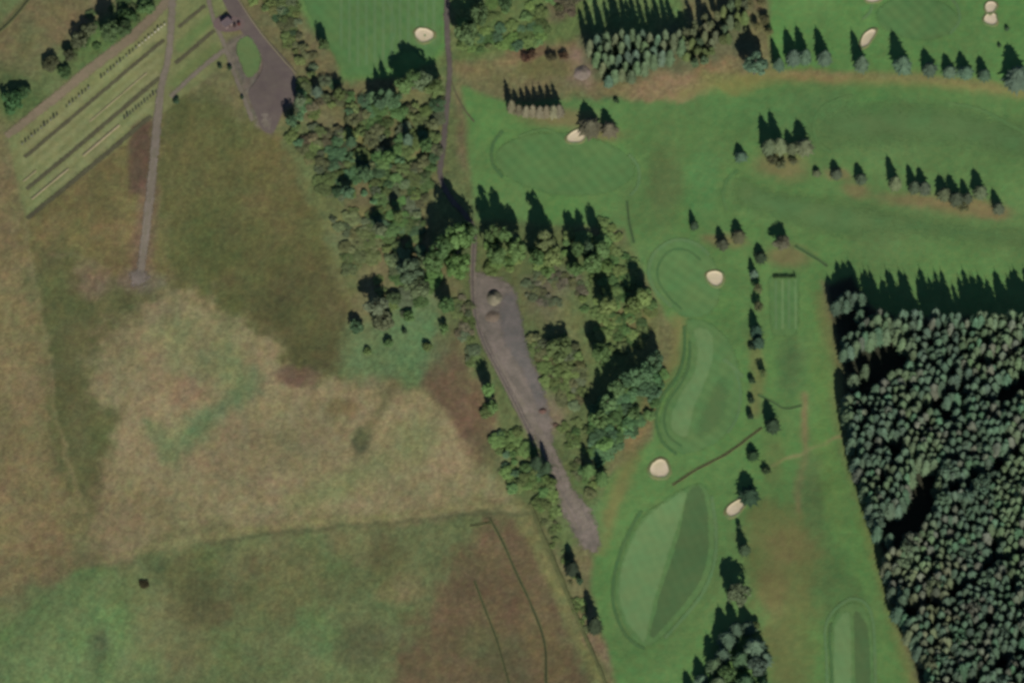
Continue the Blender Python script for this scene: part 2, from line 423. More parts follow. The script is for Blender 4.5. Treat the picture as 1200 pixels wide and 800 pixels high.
    golf = np.maximum(golf, poly([(542, 100), (600, 120), (760, 118), (890, 84), (1300, 110), (1900, 100), (1900, 380), (1050, 372), (962, 330), (972, 380), (985, 420), (986, 470), (1002, 545), (1030, 640), (1052, 740), (1090, 850), (1150, 1200), (800, 1200), (716, 780), (692, 690), (700, 600), (712, 560), (765, 515), (776, 440), (795, 395), (765, 340), (745, 300), (728, 268), (640, 262), (560, 256), (552, 212)], turf, 5, 1, 1.2))
    golf = np.maximum(golf, poly([(880, -300), (1900, -300), (1900, 110), (1200, 105), (1050, 88), (905, 80)], (84, 122, 68), 6, 1, 1.2))
    golf = np.maximum(golf, poly([(352, -300), (522, -300), (524, 60), (505, 72), (470, 90), (402, 96), (386, 56), (352, 10)], (86, 124, 70), 5, 1, 1.2))
    poly([(530, -60), (690, -60), (690, 50), (600, 62), (532, 72)], (92, 108, 62), 8)
    poly([(640, -60), (672, -60), (668, 22), (645, 26)], (100, 92, 68), 8, .8)
    poly([(676, -60), (806, -60), (800, 40), (780, 56), (690, 54)], (92, 115, 66), 7, .9, 3)
    stroke([(540, 80), (570, 82), (600, 72), (650, 58), (690, 62), (702, 95)], 15, (120, 108, 74), 7, .8)
    stroke([(702, 95), (720, 106), (780, 104)], 14, (116, 106, 72), 7, .8)
    ell(778, 98, 36, 15, (134, 116, 84), .95, -12); ell(800, 112, 26, 9, (136, 120, 88), .9); ell(830, 72, 22, 18, (130, 110, 74), .8); ell(842, 62, 16, 16, (130, 112, 80), .9)
    ell(620, 62, 22, 14, (112, 86, 66), .7); ell(680, 84, 20, 20, (128, 110, 92), .8); ell(640, 85, 40, 10, (106, 106, 64), .8)
    poly([(680, 50), (800, 30), (870, 5), (880, 60), (820, 80), (760, 85), (700, 95)], (88, 96, 66), 8, .8)
    stroke([(800, 108), (850, 96), (905, 87), (960, 90), (1030, 93), (1110, 98), (1180, 107), (1300, 122)], 15, (122, 119, 76), 7, .85)
    ell(860, 96, 34, 10, (112, 116, 68), .8); ell(955, 88, 40, 6, (132, 120, 80), .7)
    ell(1040, 155, 150, 40, (83, 113, 67), .7, 3, .6, 2); ell(1060, 255, 160, 40, (86, 113, 68), .7, 6, .6, 2); ell(930, 130, 120, 22, (80, 120, 70), .6, 0, .6, 2)
    stroke([(855, 215), (862, 250), (940, 268), (1040, 262), (1140, 268), (1260, 290)], 9, (92, 120, 72), 6, .5)
    ell(780, 210, 22, 50, (88, 108, 66), .8, 0, .5, 2); ell(825, 215, 16, 40, (82, 126, 74), .6); ell(700, 130, 60, 14, (84, 120, 70), .8)
    for (x, y, rx, ry) in [(915, 195, 30, 16), (1090, 235, 60, 8), (1140, 245, 40, 10), (850, 285, 26, 8), (1005, 222, 14, 10), (925, 300, 26, 12), (660, 138, 44, 10), (705, 155, 26, 9), (985, 205, 16, 6), (1165, 250, 18, 8)]:
        ell(x, y, rx, ry, (116, 106, 74), .75, 4, .6, 2)
    stroke([(796, 376), (790, 420), (766, 460), (752, 500), (735, 545), (716, 600), (700, 640)], 18, (112, 108, 68), 8, .75)
    ell(745, 505, 12, 22, (124, 106, 72), .7, 20)
    stroke([(884, 400), (888, 440), (884, 480)], 16, (104, 106, 66), 6, .7)
    stroke([(943, 462), (944, 500), (946, 530), (938, 565), (935, 600)], 7, (122, 108, 78), 5, .85)
    stroke([(904, 544), (930, 534), (962, 520), (985, 512)], 3.5, (140, 124, 92), 2.5, .8)
    poly([(872, 600), (900, 590), (960, 620), (985, 680), (955, 720), (950, 860), (905, 860), (895, 740), (868, 660)], (95, 103, 62), 16, .85, 7)
    ell(903, 690, 18, 30, (104, 98, 64), .6); ell(980, 690, 24, 50, (74, 102, 60), .8, 0); ell(955, 600, 16, 40, (76, 100, 60), .6); ell(925, 640, 30, 18, (108, 100, 66), .6)
    ell(925, 430, 18, 34, (72, 98, 60), .8); ell(965, 430, 12, 60, (92, 124, 68), .7, -6); ell(975, 560, 14, 60, (90, 122, 66), .7, -10)
    ell(950, 560, 14, 40, (82, 106, 64), .6); ell(905, 540, 16, 26, (96, 106, 66), .6)
    stroke([(1012, 600), (1030, 660), (1052, 740), (1070, 800)], 12, (90, 120, 64), 6, .7)
    ell(825, 700, 20, 60, (88, 116, 68), .6, 25); ell(700, 610, 10, 30, (92, 120, 72), .8)
    ell(730, 690, 12, 60, (98, 122, 74), .6); ell(1010, 770, 70, 60, (84, 118, 66), .6)
    # --- plantation floor
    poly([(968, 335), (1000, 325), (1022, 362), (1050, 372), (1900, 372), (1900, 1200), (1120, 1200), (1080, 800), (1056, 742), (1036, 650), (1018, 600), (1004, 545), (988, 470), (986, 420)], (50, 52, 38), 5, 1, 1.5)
    stroke([(962, 350), (975, 400), (984, 420), (984, 470), (998, 540), (1016, 600), (1034, 670), (1056, 745), (1072, 800)], 16, (102, 104, 66), 9, .75)
    # --- burial ground grass
    poly([(8, 158), (200, 4), (236, -40), (270, -40), (262, 40), (296, 140), (270, 70), (196, 130), (30, 256)], (112, 118, 78), 3, 1, .6)
    golf = np.maximum(golf, .75 * mask_poly([(8, 158), (200, 4), (236, -40), (270, -40), (262, 40), (296, 140), (270, 70), (196, 130), (30, 256)], 3, .6))
    poly([(150, 150), (178, 140), (176, 225), (150, 228)], (90, 73, 58), 5, .9, 2)
    for o_ in (0, 1, 2, 3, 4, 5): stroke([(27 + o_ * 1.2, 174 + o_ * 14.5), (192 - o_ * 3.2, 36 + o_ * 17.5)], 6, (124, 130, 90), 3, .8, .4)
    stroke([(212, 55), (246, 24)], 13, (96, 118, 70), 4, .8, .6); stroke([(206, 98), (252, 58)], 14, (98, 112, 68), 5, .8, .6)
    stroke([(176, 225), (166, 310)], 26, (112, 92, 74), 7, .7)
    poly([(262, 52), (292, 35), (345, 88), (346, 120), (328, 135), (318, 160), (300, 150)], (108, 98, 88), 4, .9, 1)
    # --- fine grain of tussocks everywhere, less on the mown turf
    wild = 1 - .72 * golf
    k = 1 + .05 * wild + wild * (.10 * fbm(u, v, 30, 203, 5) + .20 * fbm(u, v, 3.6, 301, 3, .7) + .05 * fbm(u + v * .4, v * .35, 9, 307, 3)) + (1 - wild) * (.09 * fbm(u, v, 9, 401, 3) + .10 * fbm(u, v, 48, 402, 3))
    hue = wild * fbm(u, v, 30, 511, 5) + 1.0 * (1 - wild) * fbm(u, v, 60, 512, 4)
    hue2 = wild * fbm(u, v, 9, 611, 3)
    C[..., 0] *= k * (1 + .06 * hue + .05 * hue2); C[..., 1] *= k * (1 - .01 * hue); C[..., 2] *= k * (1 + .05 * hue - .02 * hue2)
    C *= 1 + golf[..., None] * np.array([.08, .055, .01])
    return np.clip(C, 0, 255), wild

def axis(lo, hi, step, far):
    a = list(np.arange(lo, hi + .1, step)); d = step; x = lo; pre = []
    while x > -far: d *= 1.35; x -= d; pre.append(x)
    d = step; x = a[-1]; post = []
    while x < far + 1200: d *= 1.35; x += d; post.append(x)
    return np.array(pre[::-1] + a + post)

def build_ground():
    us = axis(-50, 1250, 2.0, 6000); vs = axis(-50, 850, 2.0, 6000)
    U, V = np.meshgrid(us, vs)
    X, Y = ground_xy(U, V)
    tus = .10 * fbm(U, V, 5, 77, 2)
    Z = height(X, Y) - .05 + np.minimum(tus, .0)
    n = U.size; nv, nu = U.shape
    co = np.stack([X, Y, Z], -1).reshape(-1, 3)
    ids = np.arange(n).reshape(nv, nu)
    q = np.stack([ids[1:, :-1], ids[1:, 1:], ids[:-1, 1:], ids[:-1, :-1]], -1).reshape(-1, 4)
    me = bpy.data.meshes.new('ground')
    me.vertices.add(n); me.vertices.foreach_set('co', co.ravel())
    me.loops.add(q.size); me.loops.foreach_set('vertex_index', q.ravel().astype(np.int32))
    me.polygons.add(len(q)); me.polygons.foreach_set('loop_start', np.arange(0, q.size, 4, dtype=np.int32))
    me.polygons.foreach_set('use_smooth', np.ones(len(q), bool))
    me.update(calc_edges=True)
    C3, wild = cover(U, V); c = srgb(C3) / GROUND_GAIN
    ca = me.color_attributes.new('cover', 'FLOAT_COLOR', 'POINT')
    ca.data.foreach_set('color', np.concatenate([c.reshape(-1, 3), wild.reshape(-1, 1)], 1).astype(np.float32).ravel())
    tag(obj('ground', me, M['ground']), kind='structure')
build_ground()

# ------------------------------------------------------------------ tracks, paths, yards
M['track'] = mottled('wet_gravel', (90, 83, 76), (100, 92, 84), scale=.5, amp=.12, bump=.10, soft=(.12, .55, .7))
M['gravel'] = mottled('brown_gravel', (130, 120, 107), (106, 98, 88), scale=.45, amp=.16, bump=.18, soft=(.05, .8, 1.6))
M['grey_gravel'] = mottled('grey_stone_chippings', (118, 111, 103), (100, 96, 90), scale=.6, amp=.12, bump=.15, soft=(.05, .8, 1.6))
M['pale_gravel'] = mottled('pale_worn_gravel', (136, 126, 112), (120, 110, 96), scale=.6, amp=.12, bump=.10, soft=(.05, .8, 1.6))
M['path'] = mottled('cinder_path', (127, 118, 102), (118, 109, 92), scale=.8, amp=.10, bump=.05, soft=(.12, .55, .7))
M['earth_path'] = mottled('trodden_earth_path', (130, 118, 94), (122, 110, 88), scale=.6, amp=.12, bump=.08, soft=(.12, .55, .7))
M['walk'] = mottled('mossy_walk', (84, 82, 60), (92, 90, 66), scale=.7, amp=.12, bump=.04, soft=(.12, .55, .7))
M['tarmac'] = mottled('old_tarmac', (101, 91, 84), (108, 96, 88), scale=.5, amp=.08, bump=.02)
M['kerb'] = mottled('pale_concrete', (126, 118, 92), scale=1, amp=.1, bump=.02)
M['slab'] = mottled('pale_concrete_strip', (160, 148, 114), (140, 130, 98), scale=.5, amp=.12, bump=.02)
M['mud'] = mottled('wet_mud', (50, 54, 38), (64, 66, 44), scale=.6, amp=.15, bump=.1)
M['bank'] = mottled('rough_grass_bank', (98, 104, 64), (90, 92, 58), scale=.6, amp=.18, bump=.2)

tag(sheet('gravel_yard', [(549, 322), (562, 316), (580, 320), (606, 338), (614, 380), (620, 405), (634, 440), (648, 486), (654, 535), (672, 568), (692, 592), (706, 630), (698, 648), (678, 640), (658, 602), (641, 552), (612, 494), (584, 448), (563, 402), (553, 362)], .05, M['gravel'], wob=1.6, seed=21), kind='structure')
tag(sheet('chippings_patch', [(588, 346), (604, 342), (613, 372), (618, 404), (632, 438), (642, 474), (632, 486), (616, 452), (602, 424), (586, 398), (583, 370)], .09, M['grey_gravel'], wob=1.8, seed=22), kind='structure')
tag(ribbon('track_bed', [(570, 405), (585, 430), (604, 462), (628, 500), (650, 535), (668, 575), (688, 620)], [8, 12, 13, 13, 13, 16], .12, M['pale_gravel'], wob=2.0, seed=23), kind='structure')
tag(ribbon('gravel_track', [(524, -40), (524, 40), (527, 80), (524, 120), (520, 165), (516, 205), (528, 232), (546, 252), (556, 275), (554, 320), (556, 362), (566, 400), (584, 436), (604, 474), (626, 518)], [10, 10, 9, 9, 10, 10, 9, 9, 8, 8, 10, 10, 11, 6], .16, M['track'], wob=1.2, seed=24), kind='structure')
for off in (-2.2, 2.0):
    tag(ribbon('wheel_rut', [(556 + off, 268), (554 + off, 320), (556 + off, 362), (566 + off, 400), (584 + off, 436), (604 + off, 474), (626 + off, 518), (650 + off * 1.5, 560), (682 + off * 2, 620)], 2.4, .19, M['path' if off < 0 else 'pale_gravel'], wob=.8, seed=33), kind='structure')
tag(ribbon('foot_path', [(528, 92), (535, 110), (545, 128), (557, 143)], 3, .06, M['walk'], wob=.5), kind='structure')
tag(ribbon('wide_path', [(6, 160), (60, 118), (110, 78), (160, 40), (212, -16)], [12, 16, 17, 17, 15], .06, M['earth_path'], wob=1.6, seed=25), kind='structure')
ns = tag(ribbon('cinder_path', [(204, -40), (200, 40), (196, 75), (188, 110), (179, 200), (171, 270), (164, 322)], [13, 12, 11, 14, 15, 15, 13], .10, M['path'], wob=.8, seed=26), kind='structure')
for off in (-3.4, 3.0):
    ribbon('worn_wheel_track', [(188 + off, 112), (179 + off, 200), (171 + off, 270), (165 + off, 318)], 2.2, .13, M['pale_gravel'], ns, wob=.4)
tag(sheet('turning_pad', [(150, 318), (160, 312), (172, 316), (177, 326), (170, 336), (158, 338), (151, 330)], .13, M['gravel'], wob=1.2), kind='structure')
tag(ribbon('narrow_path', [(236, -40), (250, 22), (262, 50), (276, 90), (297, 145)], 7.5, .10, M['path'], wob=.5, seed=27), kind='structure')
tag(ribbon('cross_path', [(199, 115), (230, 86), (262, 60), (290, 40)], [8, 8, 8, 6], .06, M['path'], wob=.5, seed=28), kind='structure')
tag(ribbon('tarmac_road', [(254, -40), (274, 6), (295, 38), (322, 68), (338, 86)], [19, 19, 18, 17, 16], .15, M['tarmac'], wob=.3, seed=29), kind='structure')
tag(sheet('car_park', [(307, 60), (322, 62), (346, 90), (345, 112), (336, 122), (329, 138), (321, 157), (308, 154), (299, 132), (291, 110), (300, 96), (308, 82)], .19, M['tarmac'], wob=.6, seed=30), kind='structure')
tag(ribbon('kerb', [(275, -8), (300, 30), (325, 62), (347, 87)], 2.0, .18, M['kerb'], wob=.2, prof=[(-1, 0), (-.9, .12), (.9, .12), (1, 0)]), kind='structure')
tag(sheet('worn_gravel_patch', [(306, 132), (315, 130), (320, 142), (318, 156), (308, 155), (304, 145)], .22, M['pale_gravel'], wob=.8), kind='structure')
tag(sheet('parking_bay', [(250, 27), (262, 17), (284, 22), (286, 32), (270, 38), (256, 36)], .21, mottled('pink_chippings', (112, 96, 90), scale=.6, amp=.1, bump=.03), wob=.5), kind='structure')
tag(sheet('grass_island', [(276, 54), (290, 41), (302, 55), (307, 72), (301, 88), (290, 93), (283, 80)], .23, mottled('island_grass', (102, 124, 74), scale=.5, amp=.1, bump=.05, soft=(0, .5, .3)), wob=.5, ew=4), kind='structure')
for pts, w in [([(28, 184), (193, 47)], 6.2), ([(208, 34), (241, 6)], 6), ([(30, 222), (188, 91)], 7), ([(205, 76), (252, 35)], 6.5), ([(31, 257), (178, 136)], 8)]:
    tag(ribbon('grave_walk', pts, w, .07, M['walk'], wob=.6, seed=31), kind='structure')
for pts, w in [([(97, 182), (140, 146)], 2.8), ([(37, 233), (80, 197)], 2.4), ([(27, 212), (42, 199)], 1.8), ([(105, 142), (172, 86)], 1.4)]:
    tag(ribbon('concrete_strip', pts, w, .08, M['slab'], wob=.3, seed=32, prof=[(-1, 0), (-.9, .1), (.9, .1), (1, 0)]), kind='structure')

# ditches and field banks
DITCH = [(-1, 0), (-.62, .20), (-.3, .03), (.3, .03), (.62, .18), (1, 0)]
M['turfbank'] = mottled('turf_bank', (84, 112, 66), scale=.6, amp=.1, bump=.1)
M['wetgrass'] = mottled('wet_grass', (58, 80, 48), (70, 88, 54), scale=.6, amp=.15, bump=.1)
def ditch(pts, w, seed, mat='mud'):
    o = ribbon('ditch', pts, w, .02, M[mat], wob=.8, seed=seed, prof=[(-.5, .02), (-.2, .02), (.2, .02), (.5, .02)])
    tag(o, kind='structure')
    for sgn in (-1, 1):
        ribbon('bank', pts, w, .01, M['bank' if mat == 'mud' else 'turfbank'], o, wob=.8, seed=seed, prof=[(sgn * .45, .02), (sgn * .75, .22), (sgn * 1.1, 0)])
    return o
ditch([(574, 606), (590, 636), (604, 668), (622, 706), (638, 752), (640, 800), (642, 850)], 3.6, 41)
ditch([(551, 615), (566, 613), (577, 611)], 2.6, 49)
ditch([(556, 680), (568, 712), (582, 748), (594, 790), (610, 850)], 2.8, 42)
ditch([(788, 569), (815, 551), (850, 532), (880, 510), (893, 500)], 2.8, 43)
ditch([(735, 235), (737, 258), (743, 285)], 3.6, 44, 'wetgrass')
ditch([(932, 288), (955, 302), (970, 312)], 4.0, 45, 'wetgrass')
ditch([(888, 462), (905, 470), (920, 478), (940, 474)], 2.6, 46, 'wetgrass')
ditch([(-20, 50), (12, 24), (36, -4), (60, -30)], 5.0, 47)
bk = ribbon('field_bank', [(622, 590), (634, 622), (652, 662), (674, 716), (694, 762), (712, 806), (735, 870)], [5, 6, 5, 5, 5], 0, M['bank'], wob=1.4, seed=48,
            prof=[(-1, 0), (-.5, .45), (-.1, .8), (.3, .7), (1, 0)])
tag(bk, 'low grassy bank running down the east side of the brown pasture', 'bank')

# ------------------------------------------------------------------ mown golf turf
M['turf'] = mottled('mown_turf', (89, 123, 70), scale=.3, amp=.06, bump=.03, soft=(.0, .55, .25), mow=(38, 2.6, 0.045), bigamp=.09)
M['turf_light'] = mottled('mown_turf_light', (107, 137, 85), scale=.3, amp=.05, bump=.02, soft=(.0, .55, .25), mow=(20, 2.2, 0.020), bigamp=.09)
M['turf_dark'] = mottled('mown_turf_dark', (81, 107, 64), scale=.3, amp=.05, bump=.02, soft=(.0, .55, .25), mow=(20, 2.2, 0.020), bigamp=.09)
M['turf_mid'] = mottled('mown_turf_mid', (93, 126, 73), scale=.3, amp=.05, bump=.03, soft=(.0, .55, .25), mow=(52, 2.6, 0.045), bigamp=.09)
M['turf_shade'] = mottled('mown_turf_shade', (85, 114, 67), scale=.3, amp=.05, bump=.02, bigamp=.06, soft=(.0, .9, .25))
M['ring_dark'] = mottled('long_turf_ring', (78, 110, 64), scale=.5, amp=.08, bump=.08, soft=(.0, .55, .25))
M['ring_light'] = mottled('short_turf_ring', (96, 127, 79), scale=.5, amp=.06, bump=.03, soft=(.0, .55, .25))
def closed(pts): return pts + [pts[0], pts[1]]
def oval(cx, cy, rx, ry, rot=0, n=18):
    c, s = math.cos(R(rot)), math.sin(R(rot))
    return [(cx + rx * math.cos(t) * c - ry * math.sin(t) * s, cy + rx * math.cos(t) * s + ry * math.sin(t) * c) for t in [2 * math.pi * i / n for i in range(n)]]
def grow(pts, k):
    c = np.mean(np.array(pts), 0)
    return [tuple(c + (np.array(p) - c) * (1 + k / max(1, np.linalg.norm(np.array(p) - c)))) for p in pts]

# northern fairway with mower stripes
f = tag(sheet('fairway', [(360, -40), (522, -40), (520, 20), (516, 58), (500, 72), (478, 62), (452, 84), (418, 92), (402, 86), (388, 62), (366, 30)], .03, M['turf'], seed=51), kind='structure')
def low_edge(x): return np.interp(x, [394, 404, 420, 450, 470, 486, 500, 514], [45, 78, 86, 78, 64, 58, 64, 56])
for i in range(12):
    x = 397 + i * 9.9
    sheet('mown_stripe', [(x, -38), (x + 5, -38), (x + 5.3, low_edge(x + 5) - 6), (x + .2, low_edge(x) - 6)], .06, M['ring_light'], f, smooth=False, wob=.5, seed=52 + i, step=6, ew=1.6, grid=2.5)
ribbon('mown_edge', [(442, -30), (456, 6), (463, 30), (460, 52)], 4.4, .09, M['ring_light'], f, wob=.3)
# long green below the larch row
g = tag(sheet('putting_green', oval(662, 192, 84, 38, 6), .04, M['turf'], seed=61), kind='structure')
ribbon('mown_edge', [(590, 152), (578, 168), (577, 190), (590, 208)], 5.4, .07, M['ring_dark'], g, wob=.4)
ribbon('mown_edge', [(736, 180), (748, 196), (748, 216), (738, 230)], 5.1, .07, M['ring_light'], g, wob=.4)
ribbon('mown_edge', [(606, 160), (640, 152), (665, 170), (672, 196), (655, 215)], 4.1, .07, M['turf_mid'], g, wob=.4)
# round green with the bunker on its east edge
g = tag(sheet('putting_green', [(757, 318), (762, 296), (782, 282), (806, 280), (828, 292), (840, 310), (846, 340), (840, 362), (822, 372), (800, 372), (776, 352)], .04, M['turf_mid'], seed=62), kind='structure')
ribbon('mown_edge', [(832, 300), (815, 286), (790, 282), (768, 296), (760, 318), (768, 340), (788, 360)], 5.8, .07, M['ring_light'], g, wob=.4)
ribbon('mown_edge', [(822, 306), (806, 294), (786, 294), (772, 310), (772, 330), (786, 350), (800, 362)], 4.1, .07, M['ring_dark'], g, wob=.4)
# middle fairway, two tones
mid = [(803, 372), (836, 378), (858, 402), (868, 430), (872, 462), (862, 496), (840, 520), (815, 532), (792, 532), (776, 516), (771, 494), (780, 466), (800, 434), (806, 404)]
f = tag(sheet('fairway', mid, .04, M['turf_mid'], seed=63), kind='structure')
sheet('mown_stripe', [(812, 384), (834, 388), (836, 420), (826, 452), (814, 480), (806, 512), (790, 508), (785, 490), (796, 462), (812, 436), (816, 410)], .07, M['turf_light'], f, seed=64, ew=5)
sheet('mown_stripe', [(838, 444), (852, 440), (858, 468), (848, 498), (832, 512), (812, 514), (816, 490), (826, 466)], .07, M['turf_shade'], f, seed=65, ew=13, grid=3)
ribbon('mown_edge', [(802, 380), (802, 412), (794, 440), (776, 466), (769, 492), (776, 518), (794, 534)], 5.1, .10, M['ring_dark'], f, wob=.4)
ribbon('mown_edge', [(808, 398), (808, 424), (800, 446), (784, 470), (778, 492), (784, 512), (800, 524)], 4.1, .10, M['ring_dark'], f, wob=.4)
ribbon('mown_edge', [(850, 420), (862, 436), (868, 460), (864, 488), (852, 508)], 4.4, .10, M['ring_light'], f, wob=.4)
ribbon('mown_edge', [(846, 420), (858, 428), (872, 442)], 5.1, .11, M['ring_light'], f, wob=.4)
# long lower fairway
low = [(772, 588), (800, 572), (826, 566), (836, 590), (840, 630), (836, 668), (822, 696), (800, 722), (776, 748), (758, 758), (740, 748), (726, 724), (719, 694), (724, 660), (736, 628), (752, 604)]
f = tag(sheet('fairway', low, .04, M['turf_mid'], seed=66), kind='structure')
sheet('mown_stripe', [(776, 590), (804, 574), (802, 596), (792, 626), (780, 664), (768, 704), (756, 752), (744, 742), (730, 720), (724, 694), (728, 662), (740, 630), (756, 606)], .07, M['turf_light'], f, seed=67, ew=5)
sheet('mown_stripe', [(806, 576), (822, 570), (829, 592), (832, 630), (828, 664), (815, 692), (793, 720), (772, 742), (759, 752), (770, 704), (782, 664), (794, 626)], .07, M['turf_dark'], f, seed=68, ew=5)
ribbon('mown_edge', [(752, 598), (738, 622), (726, 650), (719, 680), (719, 706), (728, 734), (742, 752), (757, 760)], 5.4, .10, M['ring_dark'], f, wob=.4)
ribbon('mown_edge', [(834, 580), (839, 620), (837, 660), (824, 694), (804, 720), (778, 748)], 5.8, .10, M['ring_light'], f, wob=.4)
# southern fairway with an arched end
f = tag(sheet('fairway', [(972, 870), (970, 760), (974, 726), (984, 710), (1000, 704), (1014, 710), (1022, 728), (1026, 764), (1028, 870)], .04, M['turf_mid'], smooth=False, wob=.5, seed=69), kind='structure')
sheet('mown_stripe', [(976, 870), (975, 770), (976, 735), (985, 718), (997, 714), (999, 760), (1001, 870)], .07, M['turf_light'], f, smooth=False, wob=.4, seed=70, ew=5)
sheet('mown_stripe', [(1002, 870), (1000, 760), (998.5, 714), (1010, 718), (1018, 735), (1021, 770), (1022, 870)], .07, M['turf_dark'], f, smooth=False, wob=.4, seed=71, ew=5)
ribbon('mown_edge', [(970, 870), (969, 780), (967, 740), (974, 720), (988, 707), (1000, 702), (1014, 707), (1022, 724), (1025, 760), (1027, 870)], 5.1, .10, M['ring_light'], f, wob=.3)
ribbon('mown_edge', [(976, 870), (975, 790), (972, 750), (974, 730)], 4.1, .12, M['ring_dark'], f, wob=.3)
# practice tee with four mower stripes
t = tag(sheet('tee', [(902, 322), (936, 320), (938, 352), (936, 390), (920, 396), (903, 390), (900, 352)], .04, M['turf'], seed=72), kind='structure')
for i in range(4):
    x = 907 + i * 7.6
    sheet('mown_stripe', [(x, 326), (x + 4, 326), (x + 4.4, 385), (x + .4, 386)], .07, M['turf_light'] if i in (1, 3) else M['ring_light'], t, smooth=False, wob=.5, seed=73 + i, step=6, ew=1.6, grid=2.5)
# eastern fairways
f = tag(sheet('fairway', [(955, 150), (960, 130), (985, 118), (1050, 110), (1130, 116), (1215, 140), (1260, 160), (1260, 200), (1180, 196), (1100, 180), (1030, 182), (980, 178), (962, 168)], .03, mottled('fairway_turf', (89, 119, 70), (91, 122, 71), scale=.2, amp=.06, bump=.03, bigamp=.12, soft=(.0, 1.0, .3)), seed=80, wob=2, ew=34, grid=8), kind='structure')
ribbon('mown_edge', [(1000, 112), (968, 124), (954, 144), (958, 168), (975, 180)], 5.8, .06, M['turf'], f, wob=.6)
ribbon('mown_edge', [(1110, 122), (1150, 130), (1190, 150), (1230, 170)], 5.1, .06, M['turf_mid'], f, wob=.6)
f = tag(sheet('fairway', [(852, 226), (858, 208), (875, 202), (900, 216), (960, 226), (1040, 242), (1100, 252), (1160, 262), (1250, 270), (1250, 300), (1160, 292), (1060, 280), (980, 282), (900, 262), (862, 246)], .03, mottled('fairway_turf_pale', (92, 122, 71), (90, 120, 70), scale=.2, amp=.06, bump=.03, bigamp=.12, soft=(.0, 1.0, .3)), seed=81, wob=2, ew=22, grid=8), kind='structure')
ribbon('mown_edge', [(866, 200), (852, 212), (848, 230), (852, 250)], 5.4, .06, M['turf'], f, wob=.6)
g = tag(sheet('putting_green', oval(1075, 22, 50, 28, 5), .03, M['turf'], seed=82), kind='structure')
ribbon('mown_edge', [(1110, -6), (1122, 8), (1124, 26), (1112, 42)], 4.4, .06, M['ring_light'], g, wob=.4)
ribbon('mown_edge', [(1010, 24), (1020, 14), (1022, 4)], 4.4, .06, M['ring_light'], g, wob=.4)

# ------------------------------------------------------------------ bunkers
M['sand'] = mottled('bunker_sand', (207, 193, 162), (196, 180, 148), scale=.5, amp=.06, bump=.06)
M['lip'] = mottled('bunker_lip_grass', (114, 114, 74), (98, 116, 72), scale=.7, amp=.12, bump=.08)
def bunker(u, v, rx, ry, rot, label, seed):
    root = link(bpy.data.objects.new('bunker', None)); root.location = at(u, v)
    tag(root, label, 'bunker', 'sand bunkers on the golf course')
    rnd = random.Random(seed); n = 22
    wob = [1 + .09 * math.sin(4 * math.pi * k / n + seed) + .07 * math.sin(6 * math.pi * k / n + 2.3 * seed) + rnd.uniform(-.04, .04) for k in range(n)]
    def ring(s, z):
        out = []
        for k in range(n):
            a = 2 * math.pi * k / n; c, q = math.cos(R(rot)), math.sin(R(rot))
            x = rx * wob[k] * math.cos(a) * s; y = ry * wob[k] * math.sin(a) * s
            p = at(u + x * c - y * q, v + x * q + y * c, z) - root.location
            out.append(p)
        return out
    def rings(rs, name, mat, close):
        V = []; F = []
        for s, z in rs: V += ring(s, z)
        for i in range(len(rs) - 1):
            for k in range(n): F.append((i * n + k, i * n + (k + 1) % n, (i + 1) * n + (k + 1) % n, (i + 1) * n + k))
        if close: V.append(at(u, v, rs[-1][1] - .04) - root.location); F += [((len(rs) - 1) * n + k, (len(rs) - 1) * n + (k + 1) % n, len(V) - 1) for k in range(n)]
        me = mesh(name, V, F, True); fix_up(me); obj(name, me, mat, root)
    rings([(1.34, 0), (1.18, .20), (1.06, .36), (.99, .34)], 'grass_lip', M['lip'], False)
    rings([(1.0, .33), (.92, .14), (.7, .09), (.4, .08)], 'sand', M['sand'], True)
for i, b in enumerate([(497, 42, 10, 8.5, 0, 'round pale sand bunker by the striped fairway beside the gravel track'),
                       (676, 160, 10.5, 7.5, -15, 'oval sand bunker just below the pair of dark conifers by the long green'),
                       (1017, 45, 12, 5.5, -48, 'slanting narrow sand bunker beside a conifer shadow in the northern row'),
                       (1161, 9, 7, 6.5, 0, 'upper of the two small round bunkers close together in the top right corner'),
                       (1161, 23, 8, 6.5, 0, 'lower of the two small round bunkers close together in the top right corner'),
                       (1022, -2, 9, 5, 0, 'sand bunker cut off by the top edge of the picture'),
                       (838, 326, 9, 9, 0, 'round white sand bunker on the east edge of the round green'),
                       (773, 550, 10, 11.5, 0, 'large round sand bunker left of the dark ditch between the fairways'),
                       (862, 595, 12.5, 7, -35, 'slanting oval sand bunker below a dark conifer east of the long fairway')]):
    bunker(*b, seed=i + 1)

# ------------------------------------------------------------------ spoil heaps, hut, headstones
def heap(u, v, rx, ry, h, col, label, seed, name='spoil_heap'):
    n, m_ = 26, 9; V = []; F = []; o0 = at(u, v)
    for i in range(m_):
        s = 1 - i / (m_ - 1)
        z = h * (1 - s ** 1.25) if i else -.1
        for k in range(n):
            a = 2 * math.pi * k / n
            x = rx * s * math.cos(a); y = ry * s * math.sin(a)
            q = float(fbm(u + x * 1.0, v + y * 1.0, 6, seed, 3)); r2 = 1 + .22 * q
            p = at(u + x * r2, v + y * r2, z * (1 + .35 * q)) - o0
            V.append(p)
    for i in range(m_ - 1):
        for k in range(n): F.append((i * n + k, i * n + (k + 1) % n, (i + 1) * n + (k + 1) % n, (i + 1) * n + k))
    me = mesh(name, V, F, False); fix_up(me)
    ob = obj(name, me, mottled(name + '_soil', col, tuple(int(c * .88) for c in col), scale=.7, amp=.18, bump=.2)); ob.location = o0
    tag(ob, label, 'heap')
heap(579, 350, 9, 10, 2.6, (122, 116, 95), 'pale domed gravel heap at the head of the yard with a black shadow', 5)
